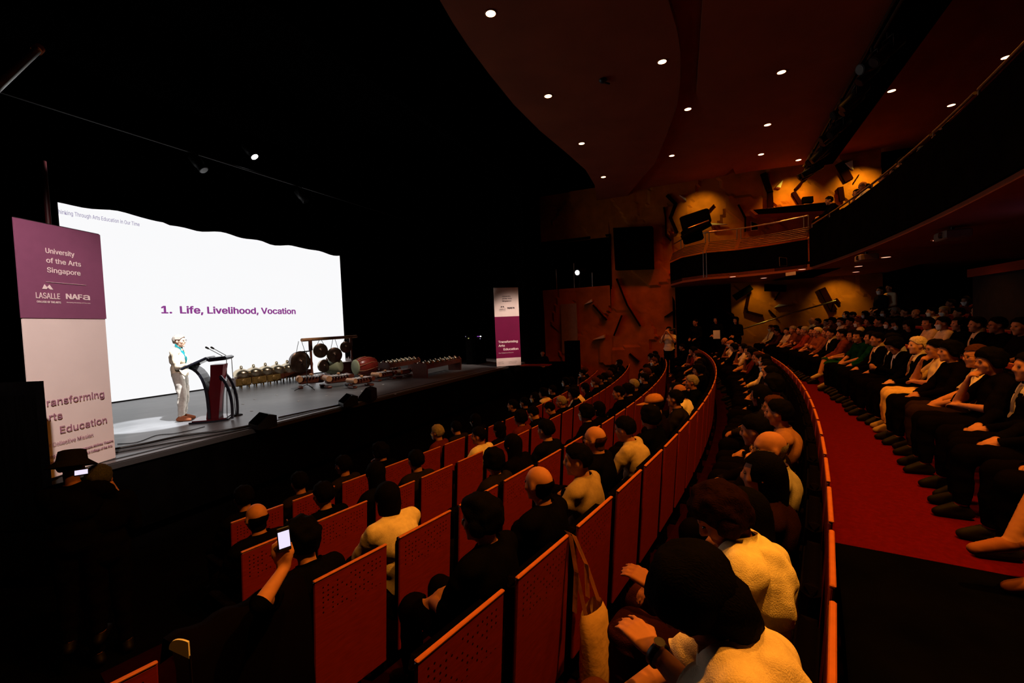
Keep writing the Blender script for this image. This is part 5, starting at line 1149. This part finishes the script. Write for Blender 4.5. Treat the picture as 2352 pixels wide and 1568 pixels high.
# standing people by the far entrance and at the back
for (x, y), v, kw, lb in [(((1690, 757)), 'scarf', {}, 'person in a black headscarf standing against the lit far wall'), (((1645, 755)), 'scarf', dict(), 'second person in black headscarf with white papers, standing in the entrance'),
                          (((1597, 765)), 'stand', dict(skin=SKINS[2]), 'dim person standing in the dark far entrance'), (((1536, 795)), 'camera', dict(shirt=(.6, .5, .4)), 'person in a white shirt aiming a camera by the far entrance')]:
    hy = {1690: 735, 1645: 734, 1597: 740, 1536: 758}[x]; X_ = {1690: 17.6, 1645: 17.6, 1597: 17.4, 1536: 15.9}[x]; p = atx(x, hy, X_); r_ = math.hypot(p.x-CX, p.y-CY)
    person(v, (p.x, p.y, p.z-1.60), math.atan2(.7, .5) if v != 'camera' else math.atan2(1, .2), label=lb, group='people standing by the far wall', **kw)
p = atx(1646, 768, 17.25); t = thing('paper_sheets', p, label='white papers held by the person standing in the entrance', cat='paper'); MB().bbox((0, 0, 0), (.02, .22, .30), .004).build('sheet', M_white, t)
p = atx(1548, 757, 15.85); t = thing('photo_camera', p, label='black camera held by the person in white by the entrance', cat='camera'); MB().bbox((0, 0, 0), (.14, .09, .10), .02).build('camera_body', M_plastic, t); MB().tube([(0, .04, 0), (.0, .2, 0)], .04, 12).build('lens', M_plastic, t)
for k, (x, y) in enumerate(((2022, 668), (2043, 662))):
    p = atx(x, y, 17.2); person('stand', (p.x, p.y, p.z-1.585), rad(20), label=['masked person in black standing behind the last row', 'person in a white shirt standing behind the last row against the dark wall'][k], mask=k == 0, shirt=[(.01, .01, .01), (.7, .55, .35)][k], group='people standing behind the last row')
# balcony spectators behind the rail
bl = [(1912, 458), (1962, 446), (1978, 428), (2000, 430), (2024, 414), (2050, 398), (2086, 372), (2110, 352), (2150, 318), (2182, 292), (2222, 262), (2262, 236), (2300, 214)]
for k, (x, y) in enumerate(bl):
    d = ray(x, y); rr_ = 46.05+.5*(k % 2)     # meet the ring behind the rail
    lo, hi = 5.0, 30.0
    for _ in range(40):
        m_ = (lo+hi)/2; q = atd(x, y, m_)
        if math.hypot(q.x-CX, q.y-CY) < rr_: lo = m_
        else: hi = m_
    q = atd(x, y, lo); th = math.degrees(math.atan2(q.y-CY, q.x-CX))
    person(['lean', 'lap', 'chin'][k % 3], (q.x, q.y, q.z-1.12), rad(th+90), shirt=LOOK_S[k % 8][1], hair=LOOK_H[(k*3) % 8][1], hairc=LOOK_H[(k*3) % 8][2], glasses=k == 4, label=f'balcony spectator with {LOOK_H[(k*3) % 8][0]} leaning near the rail, {ORD[k]} from the far wall', group='balcony spectators', shoe_parts=False)
# operator at a dim desk by the stage side
p = atx(1246, 812, 17.3); person('lap', (p.x, p.y, p.z-1.12), rad(110), label='dimly red lit person sitting at a desk beside the right banner', hair='short', skin=SKINS[1])
t = thing('operator_desk', (p.x-.55, p.y+.1, .0), label='dark desk in front of the person beside the right banner', cat='desk'); MB().box((0, 0, p.z-.42), (.5, 1.2, .04)).build('desk_top', M_wood, t); MB().box((.2, -.5, (p.z-.44)/2), (.05, .05, p.z-.44)).box((.2, .5, (p.z-.44)/2), (.05, .05, p.z-.44)).box((-.2, -.5, (p.z-.44)/2), (.05, .05, p.z-.44)).box((-.2, .5, (p.z-.44)/2), (.05, .05, p.z-.44)).build('leg', M_black, t)
